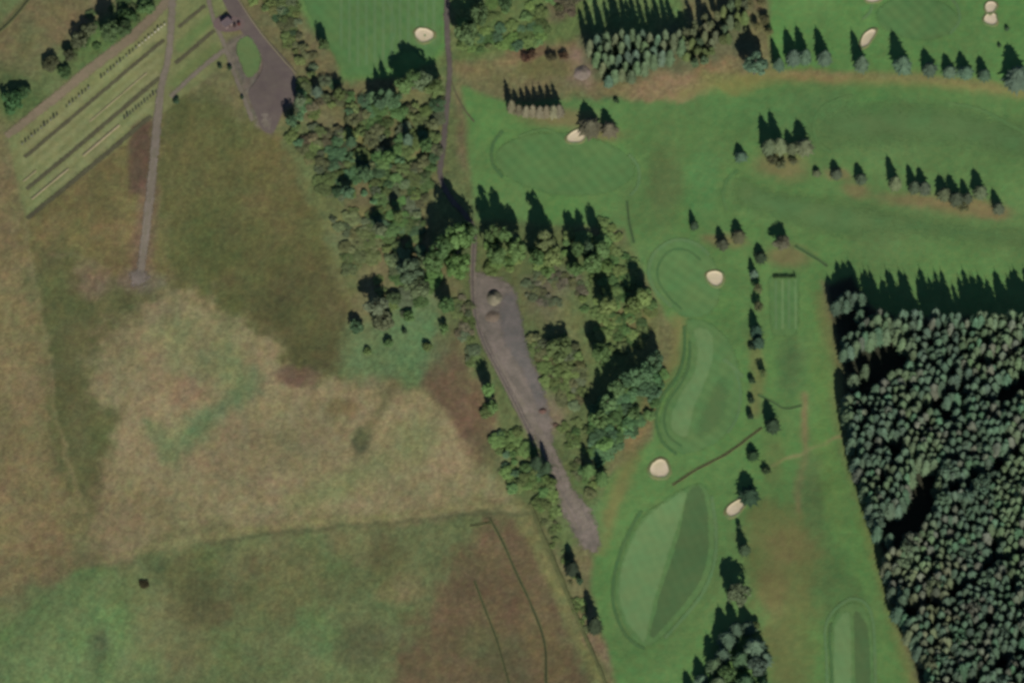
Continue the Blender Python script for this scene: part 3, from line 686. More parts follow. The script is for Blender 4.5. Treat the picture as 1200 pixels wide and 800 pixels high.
heap(577, 372, 9, 7, .8, (122, 108, 92), 'low brown rubble heap just below the pale gravel heap', 6)
heap(682, 86, 10, 9, 1.4, (128, 116, 104), 'grey stony heap in the rough between two tree clumps', 7)
heap(636, 482, 5, 4, .9, (98, 78, 66), 'small dark earth heap on the east edge of the gravel yard', 8, 'earth_heap')
heap(651, 498, 4, 3, .7, (90, 74, 60), 'tiny dark earth heap beside the pale lower track', 9, 'earth_heap')

def box_mesh(name, boxes):
    V = []; F = []
    for (x0, x1, y0, y1, z0, z1) in boxes:
        b = len(V)
        V += [(x0, y0, z0), (x1, y0, z0), (x1, y1, z0), (x0, y1, z0), (x0, y0, z1), (x1, y0, z1), (x1, y1, z1), (x0, y1, z1)]
        F += [(b, b + 3, b + 2, b + 1), (b + 4, b + 5, b + 6, b + 7), (b, b + 1, b + 5, b + 4), (b + 1, b + 2, b + 6, b + 5), (b + 2, b + 3, b + 7, b + 6), (b + 3, b, b + 4, b + 7)]
    return mesh(name, V, F)
hut = link(bpy.data.objects.new('hut', None)); hut.location = at(266, 29); hut.rotation_euler = (0, 0, R(42))
tag(hut, 'small flat-roofed pinkish hut where the cemetery path meets the road', 'hut')
M['hutwall'] = mottled('render_wall', (120, 104, 96), scale=1.5, amp=.1, bump=.02)
M['hutroof'] = mottled('felt_roof', (112, 98, 96), (104, 92, 92), scale=1.0, amp=.1, bump=.03)
M['dark'] = mottled('dark_paint', (62, 46, 42), scale=2, amp=.1, bump=.01)
M['red'] = mottled('dull_red_paint', (88, 48, 44), scale=2, amp=.1, bump=.01)
obj('wall', box_mesh('hut_wall', [(-2.2, 2.2, -1.8, 1.8, -.1, 2.3)]), M['hutwall'], hut)
obj('roof', box_mesh('hut_roof', [(-2.45, 2.45, -2.05, 2.05, 2.3, 2.48), (-2.45, 2.45, 1.9, 2.05, 2.48, 2.6), (-2.45, 2.45, -2.05, -1.9, 2.48, 2.6)]), M['hutroof'], hut)
obj('door', box_mesh('hut_door', [(-.45, .45, -1.86, -1.8, 0, 2.0)]), M['dark'], hut)
for (u, v, mat, lab) in [(275, 31, M['dark'], 'dark squat bin beside the small pinkish hut'), (280, 29, M['red'], 'dull red squat bin on the road side of the small hut')]:
    b = link(bpy.data.objects.new('bin', None)); b.location = at(u, v, .15); b.rotation_euler = (0, 0, R(40)); tag(b, lab, 'bin')
    obj('body', box_mesh('bin_body', [(-.6, .6, -.5, .5, .08, 1.1), (-.5, -.3, -.4, -.2, 0, .08), (.3, .5, -.4, -.2, 0, .08), (-.5, -.3, .2, .4, 0, .08), (.3, .5, .2, .4, 0, .08)]), mat, b)
    obj('lid', box_mesh('bin_lid', [(-.66, .66, -.56, .56, 1.1, 1.22)]), mat, b)

def stone_mesh(w, h, t):
    n = 7; pr = [(-w / 2, 0)] + [(w / 2 * math.cos(math.pi - math.pi * k / (n - 1)), h - w * .35 + w * .35 * math.sin(math.pi * k / (n - 1))) for k in range(n)] + [(w / 2, 0)]
    m_ = len(pr); V = [(x, -t / 2, z + .18) for x, z in pr] + [(x, t / 2, z + .18) for x, z in pr]
    F = [tuple(range(m_)), tuple(range(2 * m_ - 1, m_ - 1, -1))] + [(k + m_, k + m_ + 1, k + 1, k) for k in range(m_ - 1)]
    b = len(V); x, y = w * .62, t * 1.2
    V += [(-x, -y, -.1), (x, -y, -.1), (x, y, -.1), (-x, y, -.1), (-x, -y, .19), (x, -y, .19), (x, y, .19), (-x, y, .19)]
    F += [(b + 4, b + 5, b + 6, b + 7), (b, b + 1, b + 5, b + 4), (b + 1, b + 2, b + 6, b + 5), (b + 2, b + 3, b + 7, b + 6), (b + 3, b, b + 4, b + 7)]
    return mesh('headstone', V, F)
stones = [stone_mesh(.8, 1.0, .16), stone_mesh(.9, 1.3, .2), stone_mesh(.7, .8, .14)]
M['stone_grey'] = mottled('grey_granite', (104, 104, 96), scale=3, amp=.15, bump=.01)
M['stone_pale'] = mottled('pale_limestone', (165, 160, 140), scale=3, amp=.1, bump=.01)
M['stone_dark'] = mottled('dark_granite', (60, 60, 56), scale=3, amp=.15, bump=.01)
for me in stones: me.materials.append(M['stone_grey'])
def headstone(u, v, k, mat, label, group):
    o = link(bpy.data.objects.new('headstone', stones[k])); o.location = at(u, v, .04); o.rotation_euler = (0, 0, R(40 + random.uniform(-4, 4)))
    o.scale = [random.uniform(.85, 1.15)] * 3
    o.material_slots[0].link = 'OBJECT'; o.material_slots[0].material = M[mat]
    tag(o, label, 'headstone', group)
random.seed(4)
k = 0
for i in range(46):
    t = i / 45.0; u, v = 26 + 167 * t, 168 - 138 * t
    if 12 <= i <= 13 or 22 <= i <= 24: continue
    if t > .8: headstone(u, v, i % 3, 'stone_pale', 'pale headstone at the bright northern end of the long grave row', 'pale headstones in the north row')
    else: headstone(u, v, (i * 7) % 3, 'stone_dark' if (i * 5) % 3 else 'stone_grey', 'dark headstone in the long northern grave row beside the earth path', 'dark headstones in the north row')
for i in range(12):
    t = i / 11.0
    headstone(146 + 37 * t, 139 - 30 * t, i % 3, 'stone_dark', 'dark headstone in the short grave row beside the pale concrete strip', 'dark headstones in the south row')

# ------------------------------------------------------------------ trees
def conifer_mesh(seed, tiers=9, arms=11, round_=.62, rag=(.78, 1.12)):
    """spruce: unit radius, four units tall; skirts of drooping branch sprays"""
    rnd = random.Random(seed); V = []; F = []; H = 4.0
    lean = (rnd.uniform(-.08, .08), rnd.uniform(-.08, .08))
    for i in range(tiers):
        f = i / (tiers - 1)
        z = .25 + f * (H - .65); r = min(.62 + 1.6 * f, (1.04 * (1 - f)) ** round_) * .98 + .05
        top = z + .42 + .25 * (1 - f); cx, cy = lean[0] * f, lean[1] * f
        b = len(V); V.append((cx, cy, top)); a0 = rnd.uniform(0, 6.28)
        for k in range(arms):
            a = a0 + 2 * math.pi * k / arms + rnd.uniform(-.12, .12)
            rr = r * rnd.uniform(*rag); zz = z - rnd.uniform(.0, .22)
            V.append((cx + rr * math.cos(a), cy + rr * math.sin(a), zz))
            a2 = a + math.pi / arms; r2 = r * rnd.uniform(.5, .72)
            V.append((cx + r2 * math.cos(a2), cy + r2 * math.sin(a2), zz + .24))
        m_ = 2 * arms
        for k in range(m_): F.append((b, b + 1 + k, b + 1 + (k + 1) % m_))
    b = len(V); cx, cy = lean
    V += [(cx + .05, cy, H - .5), (cx - .03, cy + .05, H - .5), (cx - .03, cy - .05, H - .5), (cx, cy, H)]
    F += [(b, b + 1, b + 3), (b + 1, b + 2, b + 3), (b + 2, b, b + 3)]
    return mesh('conifer_crown', V, F)

def leaf_crown(seed, H, z0, lobes, per, size, flat=1.0, core=.55):
    """broadleaf or shrub: unit radius, H tall; leaf sprays spread over uneven lobes"""
    rnd = random.Random(seed); V = []; F = []
    cz = (H + z0) / 2; hz = (H - z0) / 2
    cs = [(0, 0, cz + .1 * hz, .62)]
    for i in range(lobes):
        a = rnd.uniform(0, 6.28); e = rnd.uniform(-.75, .85); q = math.sqrt(max(0, 1 - e * e)) * rnd.uniform(.35, .74)
        cs.append((q * math.cos(a), q * math.sin(a), cz + e * hz * .68, rnd.uniform(.2, .4)))
    for (x, y, z, r) in cs:
        for _ in range(per):
            while True:
                d = Vector((rnd.gauss(0, 1), rnd.gauss(0, 1), rnd.gauss(.25, 1)))
                if d.length > .1: break
            d.normalize(); rr = r * rnd.uniform(.72, 1.12)
            p = Vector((x, y, z)) + Vector((d.x * rr, d.y * rr, d.z * rr * min(1.3, hz)))
            if p.z < z0 * .7: continue
            nrm = (d + Vector((rnd.uniform(-.4, .4), rnd.uniform(-.4, .4), rnd.uniform(-.2, .5)))).normalized()
            t = nrm.orthogonal().normalized(); bt = nrm.cross(t); an = rnd.uniform(0, 6.28)
            t, bt = t * math.cos(an) + bt * math.sin(an), bt * math.cos(an) - t * math.sin(an)
            s = size * rnd.uniform(.6, 1.25); s2 = s * rnd.uniform(.55, .9); b = len(V)
            V += [p - t * s, p - bt * s2 + nrm * s * .15, p + t * s, p + bt * s2 + nrm * s * .15]
            F.append((b, b + 1, b + 2, b + 3))
    return mesh('leaf_crown', V, F)

def trunk_mesh(H, r, limbs, seed):
    rnd = random.Random(seed); V = []; F = []
    def tube(p, q, r0, r1, n=6):
        b = len(V); d = (q - p).normalized(); t = d.orthogonal().normalized(); s = d.cross(t)
        for c, rr in ((p, r0), (q, r1)):
            for k in range(n):
                a = 2 * math.pi * k / n; V.append(c + (t * math.cos(a) + s * math.sin(a)) * rr)
        for k in range(n): F.append((b + k, b + (k + 1) % n, b + n + (k + 1) % n, b + n + k))
    tube(Vector((0, 0, -.1)), Vector((0, 0, H * .5)), r, r * .7); tube(Vector((0, 0, H * .5)), Vector((.03, .02, H * .88)), r * .7, r * .2)
    for i in range(limbs):
        a = rnd.uniform(0, 6.28); z = H * rnd.uniform(.3, .6)
        tube(Vector((0, 0, z)), Vector((.55 * math.cos(a), .55 * math.sin(a), z + H * .2)), r * .45, r * .12, 5)
    return mesh('trunk', V, F, True)

KIND = {
    'spruce': dict(name='spruce_tree', H=4.0, crowns=[conifer_mesh(200 + i, 10, 11, .4, (.72, 1.14)) for i in range(12)], trunk=trunk_mesh(4.0, .08, 0, 7), cat='conifer'),
    'conifer': dict(name='conifer_tree', H=4.0, crowns=[conifer_mesh(i, 9, 11, .5 + .03 * (i % 4), (.66 + .02 * (i % 5), 1.18)) for i in range(10)], trunk=trunk_mesh(4.0, .09, 0, 1), cat='conifer'),
    'broad': dict(name='broadleaf_tree', H=2.4, crowns=[leaf_crown(20 + i, 2.4, .3, 22, 46, .14) for i in range(8)], trunk=trunk_mesh(2.4, .1, 5, 2), cat='tree'),
    'poplar': dict(name='tall_tree', H=4.2, crowns=[leaf_crown(40 + i, 4.2, .35, 30, 44, .15) for i in range(4)], trunk=trunk_mesh(4.2, .1, 6, 3), cat='tree'),
    'shrub': dict(name='shrub', H=1.3, crowns=[leaf_crown(60 + i, 1.3, .06, 16, 36, .16) for i in range(7)], trunk=trunk_mesh(1.3, .06, 4, 4), cat='shrub'),
    'bare': dict(name='bare_tree', H=1.9, crowns=[leaf_crown(80 + i, 1.9, .25, 18, 36, .11) for i in range(5)], trunk=trunk_mesh(1.9, .08, 6, 5), cat='tree'),
    'larch': dict(name='larch_tree', H=4.0, crowns=[conifer_mesh(100 + i, 8, 8) for i in range(5)], trunk=trunk_mesh(4.0, .08, 3, 6), cat='conifer'),
}
for k_ in KIND.values():
    for me in k_['crowns']: me.materials.append(M['leaf'])
    k_['trunk'].materials.append(M['bark'])
RT = random.Random(99)
def jitter(c, a=.12):
    g = 1 + RT.uniform(-a, a)
    return tuple(max(4, q * g * (1 + RT.uniform(-.025, .025))) for q in c)
SHADOW = math.cos(SUN_AZ) / math.tan(SUN_EL) / MPP * ct      # sheet units of shadow thrown by each metre of height
WIDER = {'conifer': 1.6, 'larch': 1.6, 'bare': 1.1}
def tree(kind, u, base, tip, w, col, label, group=None, jit=.1):
    K = KIND[kind]; h = max(.8, (base - tip) / SHADOW); r = w * MPP / 2 * WIDER.get(kind, 1.0)
    root = link(bpy.data.objects.new(K['name'], None)); root.location = at(u, base, -.05)
    root.rotation_euler = (RT.uniform(-.03, .03), RT.uniform(-.03, .03), RT.uniform(0, 6.28))
    root.scale = (r, r, h / K['H'])
    root.empty_display_size = .2
    tag(root, label, K['cat'], group)
    obj('trunk', K['trunk'], None, root)
    c = obj('crown', RT.choice(K['crowns']), None, root); c.color = alb(jitter(col, jit), FOLIAGE_GAIN)
    return root

CON = (84, 104, 84); CONG = (88, 106, 76); BRD = (86, 112, 66); TEAL = (80, 106, 74); OLV = (94, 108, 65); BRN = (97, 102, 70); GRY = (95, 105, 77); LIM = (102, 119, 70); DRK = (60, 80, 56)
ORD = ['first', 'second', 'third', 'fourth', 'fifth', 'sixth', 'seventh', 'eighth', 'ninth', 'tenth', 'eleventh', 'twelfth']

def hue_word(c):
    r, g, b = c
    if g > r + 12: return 'blue-green' if b > .72 * g else ('dark green' if g < 80 else 'green')
    if r > g + 4: return 'brown'
    return 'olive' if b < .72 * g else 'grey'
# northern row beside the strip of pale rough
rowA = [(913, 80, 36, 12), (929, 73, 27, 17), (943, 72, 22, 15), (966, 74, 25, 15), (1009, 82, 30, 15), (1058, 84, 33, 19), (1089, 86, 54, 16), (1112, 88, 60, 15), (1131, 90, 57, 16), (1153, 92, 62, 14), (1191, 98, 46, 27)]
for i, (u, b, t, w) in enumerate(rowA):
    tree('conifer', u, b, t, w, CON, '%s conifer from the west in the row along the pale rough strip' % ORD[i], 'conifers along the pale rough strip')
tree('conifer', 1180, 35, 27, 5, DRK, 'tiny sapling just right of the two small round bunkers', 'saplings near the top right bunkers')
tree('conifer', 1171, 55, 48, 4, DRK, 'tiny sapling left of the large conifer at the end of the northern row', 'saplings near the top right bunkers')
# middle clump and row
tree('conifer', 868, 186, 166, 13, CON, 'small round-topped conifer alone west of the brown-floored clump', 'conifers on the eastern course')
for (u, b, t, w, l) in [(901, 178, 131, 17, 'left tall conifer of the clump standing on brown ground'), (913, 178, 126, 15, 'tallest conifer of the clump standing on brown ground'),
                        (942, 178, 137, 19, 'right-hand tall conifer of the clump on brown ground'), (928, 178, 150, 13, 'middle shorter conifer of the clump on brown ground')]:
    tree('conifer', u, b, t, w, GRY, l, 'conifers on the eastern course')
for (u, b, t, w, l) in [(915, 196, 184, 14, 'brown bare shrub at the foot of the eastern clump'), (905, 190, 178, 16, 'brownish bare tree on the left edge of the eastern clump'), (930, 192, 182, 12, 'low greyish shrub under the eastern clump')]:
    tree('bare', u, b, t, w, BRN, l, 'bare shrubs in the eastern clump')
rowB = [(957, 205, 193, 9), (980, 207, 184, 12), (1009, 213, 187, 12), (1049, 220, 176, 14), (1071, 223, 187, 13), (1083, 224, 192, 14), (1106, 231, 202, 15), (1121, 238, 200, 16), (1133, 236, 206, 12), (1148, 230, 194, 15), (1170, 248, 218, 12)]
for i, (u, b, t, w) in enumerate(rowB):
    tree('conifer', u, b, t, w, (80, 92, 72) if i % 3 else GRY, '%s conifer counting east from the brown-floored clump' % ORD[i], 'conifers in the middle eastern row')
tree('bare', 1128, 244, 232, 16, BRN, 'brown bare shrub among the far eastern row of conifers', 'bare shrubs in the eastern row')
# around the practice tee
for (k, u, b, t, w, c, l) in [('conifer', 813, 268, 243, 9, DRK, 'slim small conifer alone on turf north of the round green'),
                              ('conifer', 847, 290, 261, 12, (70, 76, 58), 'left conifer of the small pair above the round green'),
                              ('conifer', 865, 280, 253, 15, (84, 86, 64), 'right paler conifer of the small pair above the round green'),
                              ('broad', 914, 290, 258, 22, (92, 92, 72), 'round brownish tree standing north of the practice tee'),
                              ('conifer', 891, 304, 281, 13, (64, 78, 56), 'small dark conifer just north-west of the practice tee'),
                              ('conifer', 883, 324, 297, 9, CON, 'thin conifer at the top of the hedge west of the practice tee'),
                              ('bare', 888, 342, 318, 13, BRN, 'brown bare tree in the hedge west of the practice tee'),
                              ('bare', 889, 362, 340, 13, BRN, 'lower brown bare tree in the hedge beside the practice tee'),
                              ('conifer', 886, 392, 358, 13, (58, 80, 66), 'dark conifer low in the hedge west of the practice tee'),
                              ('conifer', 889, 404, 374, 12, (58, 80, 66), 'lowest dark conifer of the hedge west of the practice tee'),
                              ('shrub', 881, 408, 399, 10, DRK, 'dark shrub below the hedge by the practice tee'),
                              ('bare', 894, 440, 418, 11, OLV, 'olive bare bush east of the middle fairway'),
                              ('shrub', 881, 448, 436, 9, DRK, 'upper dark shrub on the east edge of the middle fairway'),
                              ('shrub', 880, 470, 458, 9, DRK, 'middle dark shrub on the east edge of the middle fairway'),
                              ('shrub', 880, 490, 474, 9, DRK, 'lower dark shrub on the east edge of the middle fairway'),
                              ('conifer', 905, 502, 461, 15, (60, 80, 56), 'slender conifer north of the pale footpath by the worn strip'),
                              ('conifer', 882, 535, 516, 12, (56, 78, 52), 'small conifer just below the end of the dark ditch'),
                              ('conifer', 877, 584, 549, 21, (58, 82, 62), 'broad dark conifer directly above the slanting bunker'),
                              ('shrub', 898, 552, 540, 13, (66, 84, 56), 'low dark bush at the west end of the pale footpath'),
                              ('shrub', 866, 618, 607, 7, DRK, 'tiny dark shrub just below the slanting bunker'),
                              ('conifer', 872, 648, 614, 12, (62, 80, 56), 'slim conifer below the slanting bunker')]:
    tree(k, u, b, t, w, c, l, 'trees in the hedge line between the fairways')
# southern clump
south = [('broad', 864, 704, 656, 30, GRY, 'northernmost dark spreading tree of the southern clump'), ('conifer', 852, 756, 708, 19, CON, 'narrow grey conifer left of centre in the southern clump'),
         ('conifer', 884, 766, 702, 22, CON, 'tallest conifer of the southern clump'), ('conifer', 838, 784, 738, 17, CONG, 'left outer conifer of the southern clump'),
         ('broad', 852, 796, 752, 22, BRD, 'bright green tree low in the southern clump'), ('broad', 888, 786, 744, 26, (88, 108, 88), 'pale blue-green tree on the right of the southern clump'),
         ('conifer', 872, 806, 758, 18, TEAL, 'blue-green conifer at the foot of the southern clump'), ('conifer', 812, 822, 782, 16, CON, 'far left conifer of the southern clump at the bottom edge'),
         ('conifer', 828, 814, 770, 16, CON, 'second conifer from the left of the southern clump at the bottom edge'), ('broad', 896, 808, 774, 18, TEAL, 'lowest right tree of the southern clump'),
         ('shrub', 884, 735, 720, 14, OLV, 'low olive shrub beside the tallest conifer of the southern clump')]
for s_ in south: tree(*s_, group='trees of the southern clump')
for (u, b, t, w, c, l) in [(846, 772, 726, 15, CON, 'slim conifer between the two left shadows of the southern clump'), (862, 742, 700, 15, CON, 'upper conifer in the heart of the southern clump'), (868, 778, 730, 17, TEAL, 'middle conifer in the heart of the southern clump'), (858, 818, 776, 17, CON, 'dark conifer at the bottom edge of the southern clump'), (842, 806, 762, 16, CONG, 'green conifer above the bottom edge in the southern clump'), (896, 776, 738, 15, CON, 'outer right conifer of the southern clump'), (876, 740, 704, 15, CON, 'upper right conifer of the southern clump'), (884, 822, 784, 18, TEAL, 'low right conifer at the bottom edge of the southern clump'), (822, 800, 764, 14, CON, 'short conifer on the left slope of the southern clump')]:
    tree('conifer', u, b, t, w, c, l, 'trees of the southern clump')
# northern belt of conifers by the orange rough
RN = random.Random(31)
def belt(poly, n, sep, hr, wr, cols, kinds, place, group):
    us = [p[0] for p in poly]; vs = [p[1] for p in poly]; got = []; tries = 0
    while len(got) < n and tries < 4000:
        tries += 1; u = RN.uniform(min(us), max(us)); v = RN.uniform(min(vs), max(vs))
        if not bool(inside(np.array([u]), np.array([v]), poly)[0]) or any(((u - a) / sep) ** 2 + ((v - b) / (sep * 1.1)) ** 2 < 1 for a, b in got): continue
        got.append((u, v)); q = (v - min(vs)) / (max(vs) - min(vs)); h = hr[0] + (hr[1] - hr[0]) * (1 - q) + RN.uniform(-1, 1); w = RN.uniform(*wr); c = RN.choice(cols)
        size = 'slim' if w < wr[0] * .6 + wr[1] * .4 else 'full'
        tree(RN.choice(kinds), u, v, v - h * SHADOW, w, c, '%s %s conifer in the %s of %s' % (size, hue_word(c), ('back' if q < .33 else 'middle' if q < .67 else 'front') + (' left' if u < (min(us) + max(us)) / 2 else ' right'), place), group)
belt([(690, 62), (704, 54), (740, 56), (800, 52), (800, 66), (780, 82), (752, 90), (735, 100), (712, 102), (694, 84)], 46, 8.0, (10, 20), (14, 19), [CON, CONG, (92, 110, 80), CONG, GRY], ['spruce'], 'the dense belt above the orange rough', 'conifers of the northern belt')
belt([(798, 50), (810, 36), (850, 20), (872, 2), (876, 30), (862, 48), (840, 62), (822, 80), (806, 78)], 32, 7.5, (6, 15), (9, 12), [CONG, OLV, GRY, OLV, (100, 106, 76)], ['conifer', 'poplar'], 'the thin tail of the northern belt', 'young trees of the northern belt')
tree('broad', 884, 86, 26, 34, (84, 108, 84), 'large round blue-green tree at the east end of the northern belt', 'trees of the northern belt')
for (u, b, t, w) in [(896, 26, 8, 15), (886, 36, 14, 12), (902, 40, 24, 12), (876, 8, -10, 16), (892, 6, -10, 14)]:
    tree('bare', u, b, t, w, (104, 104, 70), 'thin olive scrub bush behind the large round blue-green tree', 'scrub behind the round tree')
# scrub by the track, top
tree('broad', 546, 52, -16, 30, (84, 106, 66), 'tall green tree beside the track at the top edge', 'trees by the upper track')
tree('broad', 562, 30, -40, 26, (84, 106, 66), 'second tall green tree right of the track at the top edge', 'trees by the upper track')
tree('broad', 592, 14, -28, 18, (74, 98, 62), 'smaller green tree in the scrub at the top edge', 'trees by the upper track')
# larch rows
for i, (u, b, t, w) in enumerate([(600, 130, 86, 11), (608, 132, 98, 11), (616, 134, 96, 11), (624, 135, 94, 12), (632, 136, 93, 12), (640, 136, 92, 12), (648, 136, 91, 12), (656, 135, 90, 12)]):
    tree('larch', u, b, t, w, (108, 104, 84), '%s brownish larch from the west in the short row above the long green' % ORD[i], 'larches above the long green')
tree('larch', 692, 153, 112, 24, (100, 94, 76), 'larger left conifer of the pair above the oval bunker', 'conifers above the oval bunker')
tree('larch', 714, 155, 121, 18, (100, 94, 76), 'smaller right conifer of the pair above the oval bunker', 'conifers above the oval bunker')
tree('shrub', 722, 120, 113, 8, DRK, 'tiny dark bush on turf below the orange rough')
for (u, b, t, w, l) in [(616, 70, 56, 13, 'left dark red-brown bush in the rough above the larch row'), (624, 66, 52, 12, 'second dark red-brown bush in the rough above the larch row'), (646, 70, 56, 14, 'dark green bush in the middle of the rough above the larch row'), (660, 68, 56, 13, 'right dark red-brown bush in the rough above the larch row'), (702, 74, 56, 9, 'slim brown bush at the left end of the northern belt')]:
    tree('bare', u, b, t, w, (96, 74, 58) if 'red' in l else (78, 78, 54), l, 'bushes in the northern rough')
# tall trees beside the striped fairway
for (k, u, b, t, w, c, l) in [('poplar', 484, 104, 36, 24, BRD, 'tallest tree beside the striped fairway throwing a pointed shadow'), ('broad', 496, 106, 50, 28, (92, 108, 78), 'round grey-green tree beside the round bunker and track'),
                              ('broad', 508, 112, 62, 26, OLV, 'olive tree nearest the track below the round bunker'), ('broad', 472, 110, 52, 22, BRD, 'green tree just left of the tallest fairway tree'),
                              ('conifer', 437, 116, 84, 12, TEAL, 'small conifer at the west end of the fairway edge'), ('conifer', 447, 118, 70, 13, TEAL, 'blue-green conifer left of centre on the fairway edge'),
                              ('conifer', 456, 122, 58, 14, TEAL, 'tall narrow blue-green conifer on the fairway edge'), ('broad', 462, 124, 78, 20, TEAL, 'teal tree in front of the narrow conifer on the fairway edge'), ('broad', 446, 126, 84, 20, TEAL, 'teal tree at the west end of the fairway edge'),
                              ('broad', 380, 58, 24, 16, (80, 96, 60), 'lone dark tree by the upper left corner of the striped fairway')]:
    tree(k, u, b, t, w, c, l, 'trees on the south edge of the striped fairway')
# big trees west of the track
for (k, u, b, t, w, c, l) in [('broad', 536, 296, 204, 36, BRD, 'tallest broad green tree west of the track with a long black shadow'), ('broad', 548, 282, 222, 28, BRD, 'green tree beside the track right of the tallest one'),
                              ('broad', 518, 306, 236, 32, (86, 112, 68), 'broad green tree left of the tallest one near the track'), ('broad', 538, 322, 262, 34, (92, 118, 66), 'bright green tree in front of the tallest one near the track'), ('broad', 508, 318, 262, 26, BRD, 'dense green tree at the west foot of the tallest tree'),
                              ('broad', 481, 328, 274, 34, (86, 104, 76), 'round grey-green tree in the middle of the western wood'), ('broad', 492, 346, 300, 28, (98, 108, 76), 'paler tree below the round grey-green one in the western wood'),
                              ('broad', 440, 368, 317, 32, (96, 104, 80), 'grey tree with a black shadow at the edge of the olive field'), ('broad', 450, 382, 340, 30, (98, 104, 76), 'lower grey-olive tree at the edge of the olive field'), ('shrub', 417, 386, 366, 22, TEAL, 'low blue-green bush at the edge of the olive field'),
                              ('broad', 522, 366, 320, 22, BRD, 'green tree just west of the pale gravel heap'), ('shrub', 520, 388, 372, 14, BRD, 'small green bush below the tree west of the gravel heap'),
                              ('shrub', 474, 390, 381, 7, DRK, 'tiny dark bush alone on the bright grass patch'), ('shrub', 462, 352, 340, 22, (74, 92, 60), 'dark low bush on the upper edge of the bright grass patch')]:
    tree(k, u, b, t, w, c, l, 'trees west of the gravel track')
for (k, u, b, t, w, c, l) in [('broad', 352, 124, 88, 17, GRY, 'tall grey-green tree on the car park edge with a dark shadow'), ('broad', 342, 150, 112, 15, TEAL, 'dark tree beside the lower corner of the car park'), ('conifer', 372, 112, 78, 11, CON, 'pointed conifer between car park and striped fairway'), ('broad', 398, 116, 84, 16, OLV, 'olive tree at the corner of the striped fairway'),
                              ('conifer', 412, 170, 134, 11, (70, 92, 66), 'dark pointed conifer in the middle of the mixed wood'), ('broad', 428, 212, 168, 20, TEAL, 'large teal tree with a ragged dark shadow in the western wood'), ('broad', 408, 232, 196, 18, TEAL, 'teal tree nearest the olive field in the western wood'), ('broad', 456, 190, 154, 18, BRD, 'tall green tree near the tan clearing of the mixed wood'), ('conifer', 478, 168, 126, 11, CON, 'slim grey conifer standing up from the mixed wood'), ('broad', 500, 176, 138, 18, BRD, 'tall green tree close to the upper track'), ('poplar', 466, 262, 214, 14, OLV, 'narrow olive tree rising from the lower western wood'), ('broad', 446, 276, 238, 18, GRY, 'grey tree above the pale bushes of the field edge'),
                              ('shrub', 456, 404, 392, 14, BRD, 'left green bush on the bright grass patch'), ('shrub', 500, 408, 398, 13, LIM, 'right pale bush on the bright grass patch'), ('shrub', 480, 372, 358, 16, BRD, 'upper green bush on the bright grass patch'), ('shrub', 430, 412, 404, 12, LIM, 'pale bush at the west end of the bright grass patch')]:
    tree(k, u, b, t, w, c, l, 'taller trees of the western wood')
# trees east of the track
for (k, u, b, t, w, c, l) in [('poplar', 577, 288, 208, 19, BRD, 'western tall tree of the row south of the long green'), ('poplar', 594, 290, 206, 19, BRD, 'second tall tree of the row south of the long green'), ('broad', 583, 308, 246, 26, BRD, 'broad green tree right of the track bend'), ('broad', 606, 304, 236, 27, (90, 114, 66), 'bushy green tree in the gap of the row south of the long green'),
                              ('poplar', 639, 296, 217, 26, (96, 108, 68), 'pointed olive-green tree with the widest shadow south of the long green'), ('broad', 650, 312, 252, 26, LIM, 'pale olive-green tree in front of the pointed one'), ('broad', 630, 312, 262, 22, BRD, 'green tree at the foot of the pointed olive one'),
                              ('poplar', 676, 302, 242, 18, BRD, 'left of the three narrow trees at the east end of the row'), ('poplar', 688, 302, 240, 17, TEAL, 'middle of the three narrow trees at the east end of the row'), ('poplar', 706, 306, 235, 18, BRD, 'right of the three narrow trees at the east end of the row'),
                              ('broad', 694, 320, 262, 24, BRD, 'green tree in front of the three narrow trees'), ('broad', 676, 322, 284, 18, BRD, 'lower green tree beside the grey brushwood'),
                              ('poplar', 712, 368, 312, 24, LIM, 'pale green tree left of the bare orange patch'), ('poplar', 754, 360, 297, 22, LIM, 'pointed pale green tree just west of the round green'), ('broad', 744, 366, 320, 20, LIM, 'pale green tree beside the pointed one west of the round green'),
                              ('broad', 704, 424, 372, 26, BRD, 'bright green tree casting a tall black shadow in the eastern wood'), ('broad', 656, 416, 382, 36, OLV, 'wide olive tree at the east edge of the gravel yard'),
                              ('broad', 768, 430, 382, 24, TEAL, 'north-east corner tree of the eastern wood'), ('broad', 758, 444, 392, 24, TEAL, 'blue-green tree next to the north-east corner tree'), ('broad', 744, 450, 402, 22, TEAL, 'blue-green tree third from the north-east corner'),
                              ('poplar', 733, 454, 404, 20, TEAL, 'narrow blue-green tree in the middle of the diagonal edge'), ('broad', 722, 466, 418, 24, (88, 114, 70), 'green tree below the middle of the diagonal edge'), ('broad', 711, 482, 432, 24, (88, 114, 70), 'green tree low on the diagonal edge of the eastern wood'), ('broad', 702, 500, 452, 24, (92, 116, 68), 'lowest green tree on the diagonal shadow edge'),
                              ('conifer', 690, 556, 514, 14, BRD, 'small pointed tree beside the pale lower track'), ('conifer', 705, 566, 520, 14, BRD, 'second small pointed tree beside the lower track'),
                              ('broad', 572, 466, 418, 18, (98, 124, 72), 'bright green bushy tree west of the track below the brown peat'), ('broad', 577, 482, 452, 16, BRD, 'second bright green bush west of the track'),
                              ('conifer', 629, 548, 502, 12, DRK, 'pointed dark tree on the west side of the lower track'), ('conifer', 641, 552, 512, 10, DRK, 'slimmer pointed dark tree on the west side of the lower track'),
                              ('conifer', 670, 668, 630, 15, (50, 60, 44), 'dark pointed bush at the south end of the gravel track'), ('shrub', 679, 682, 665, 10, DRK, 'small dark bush below the end of the gravel track'), ('conifer', 697, 738, 688, 15, (56, 66, 48), 'dark narrow bush on the field bank west of the long fairway')]:
    tree(k, u, b, t, w, c, l, 'trees east of the gravel track')
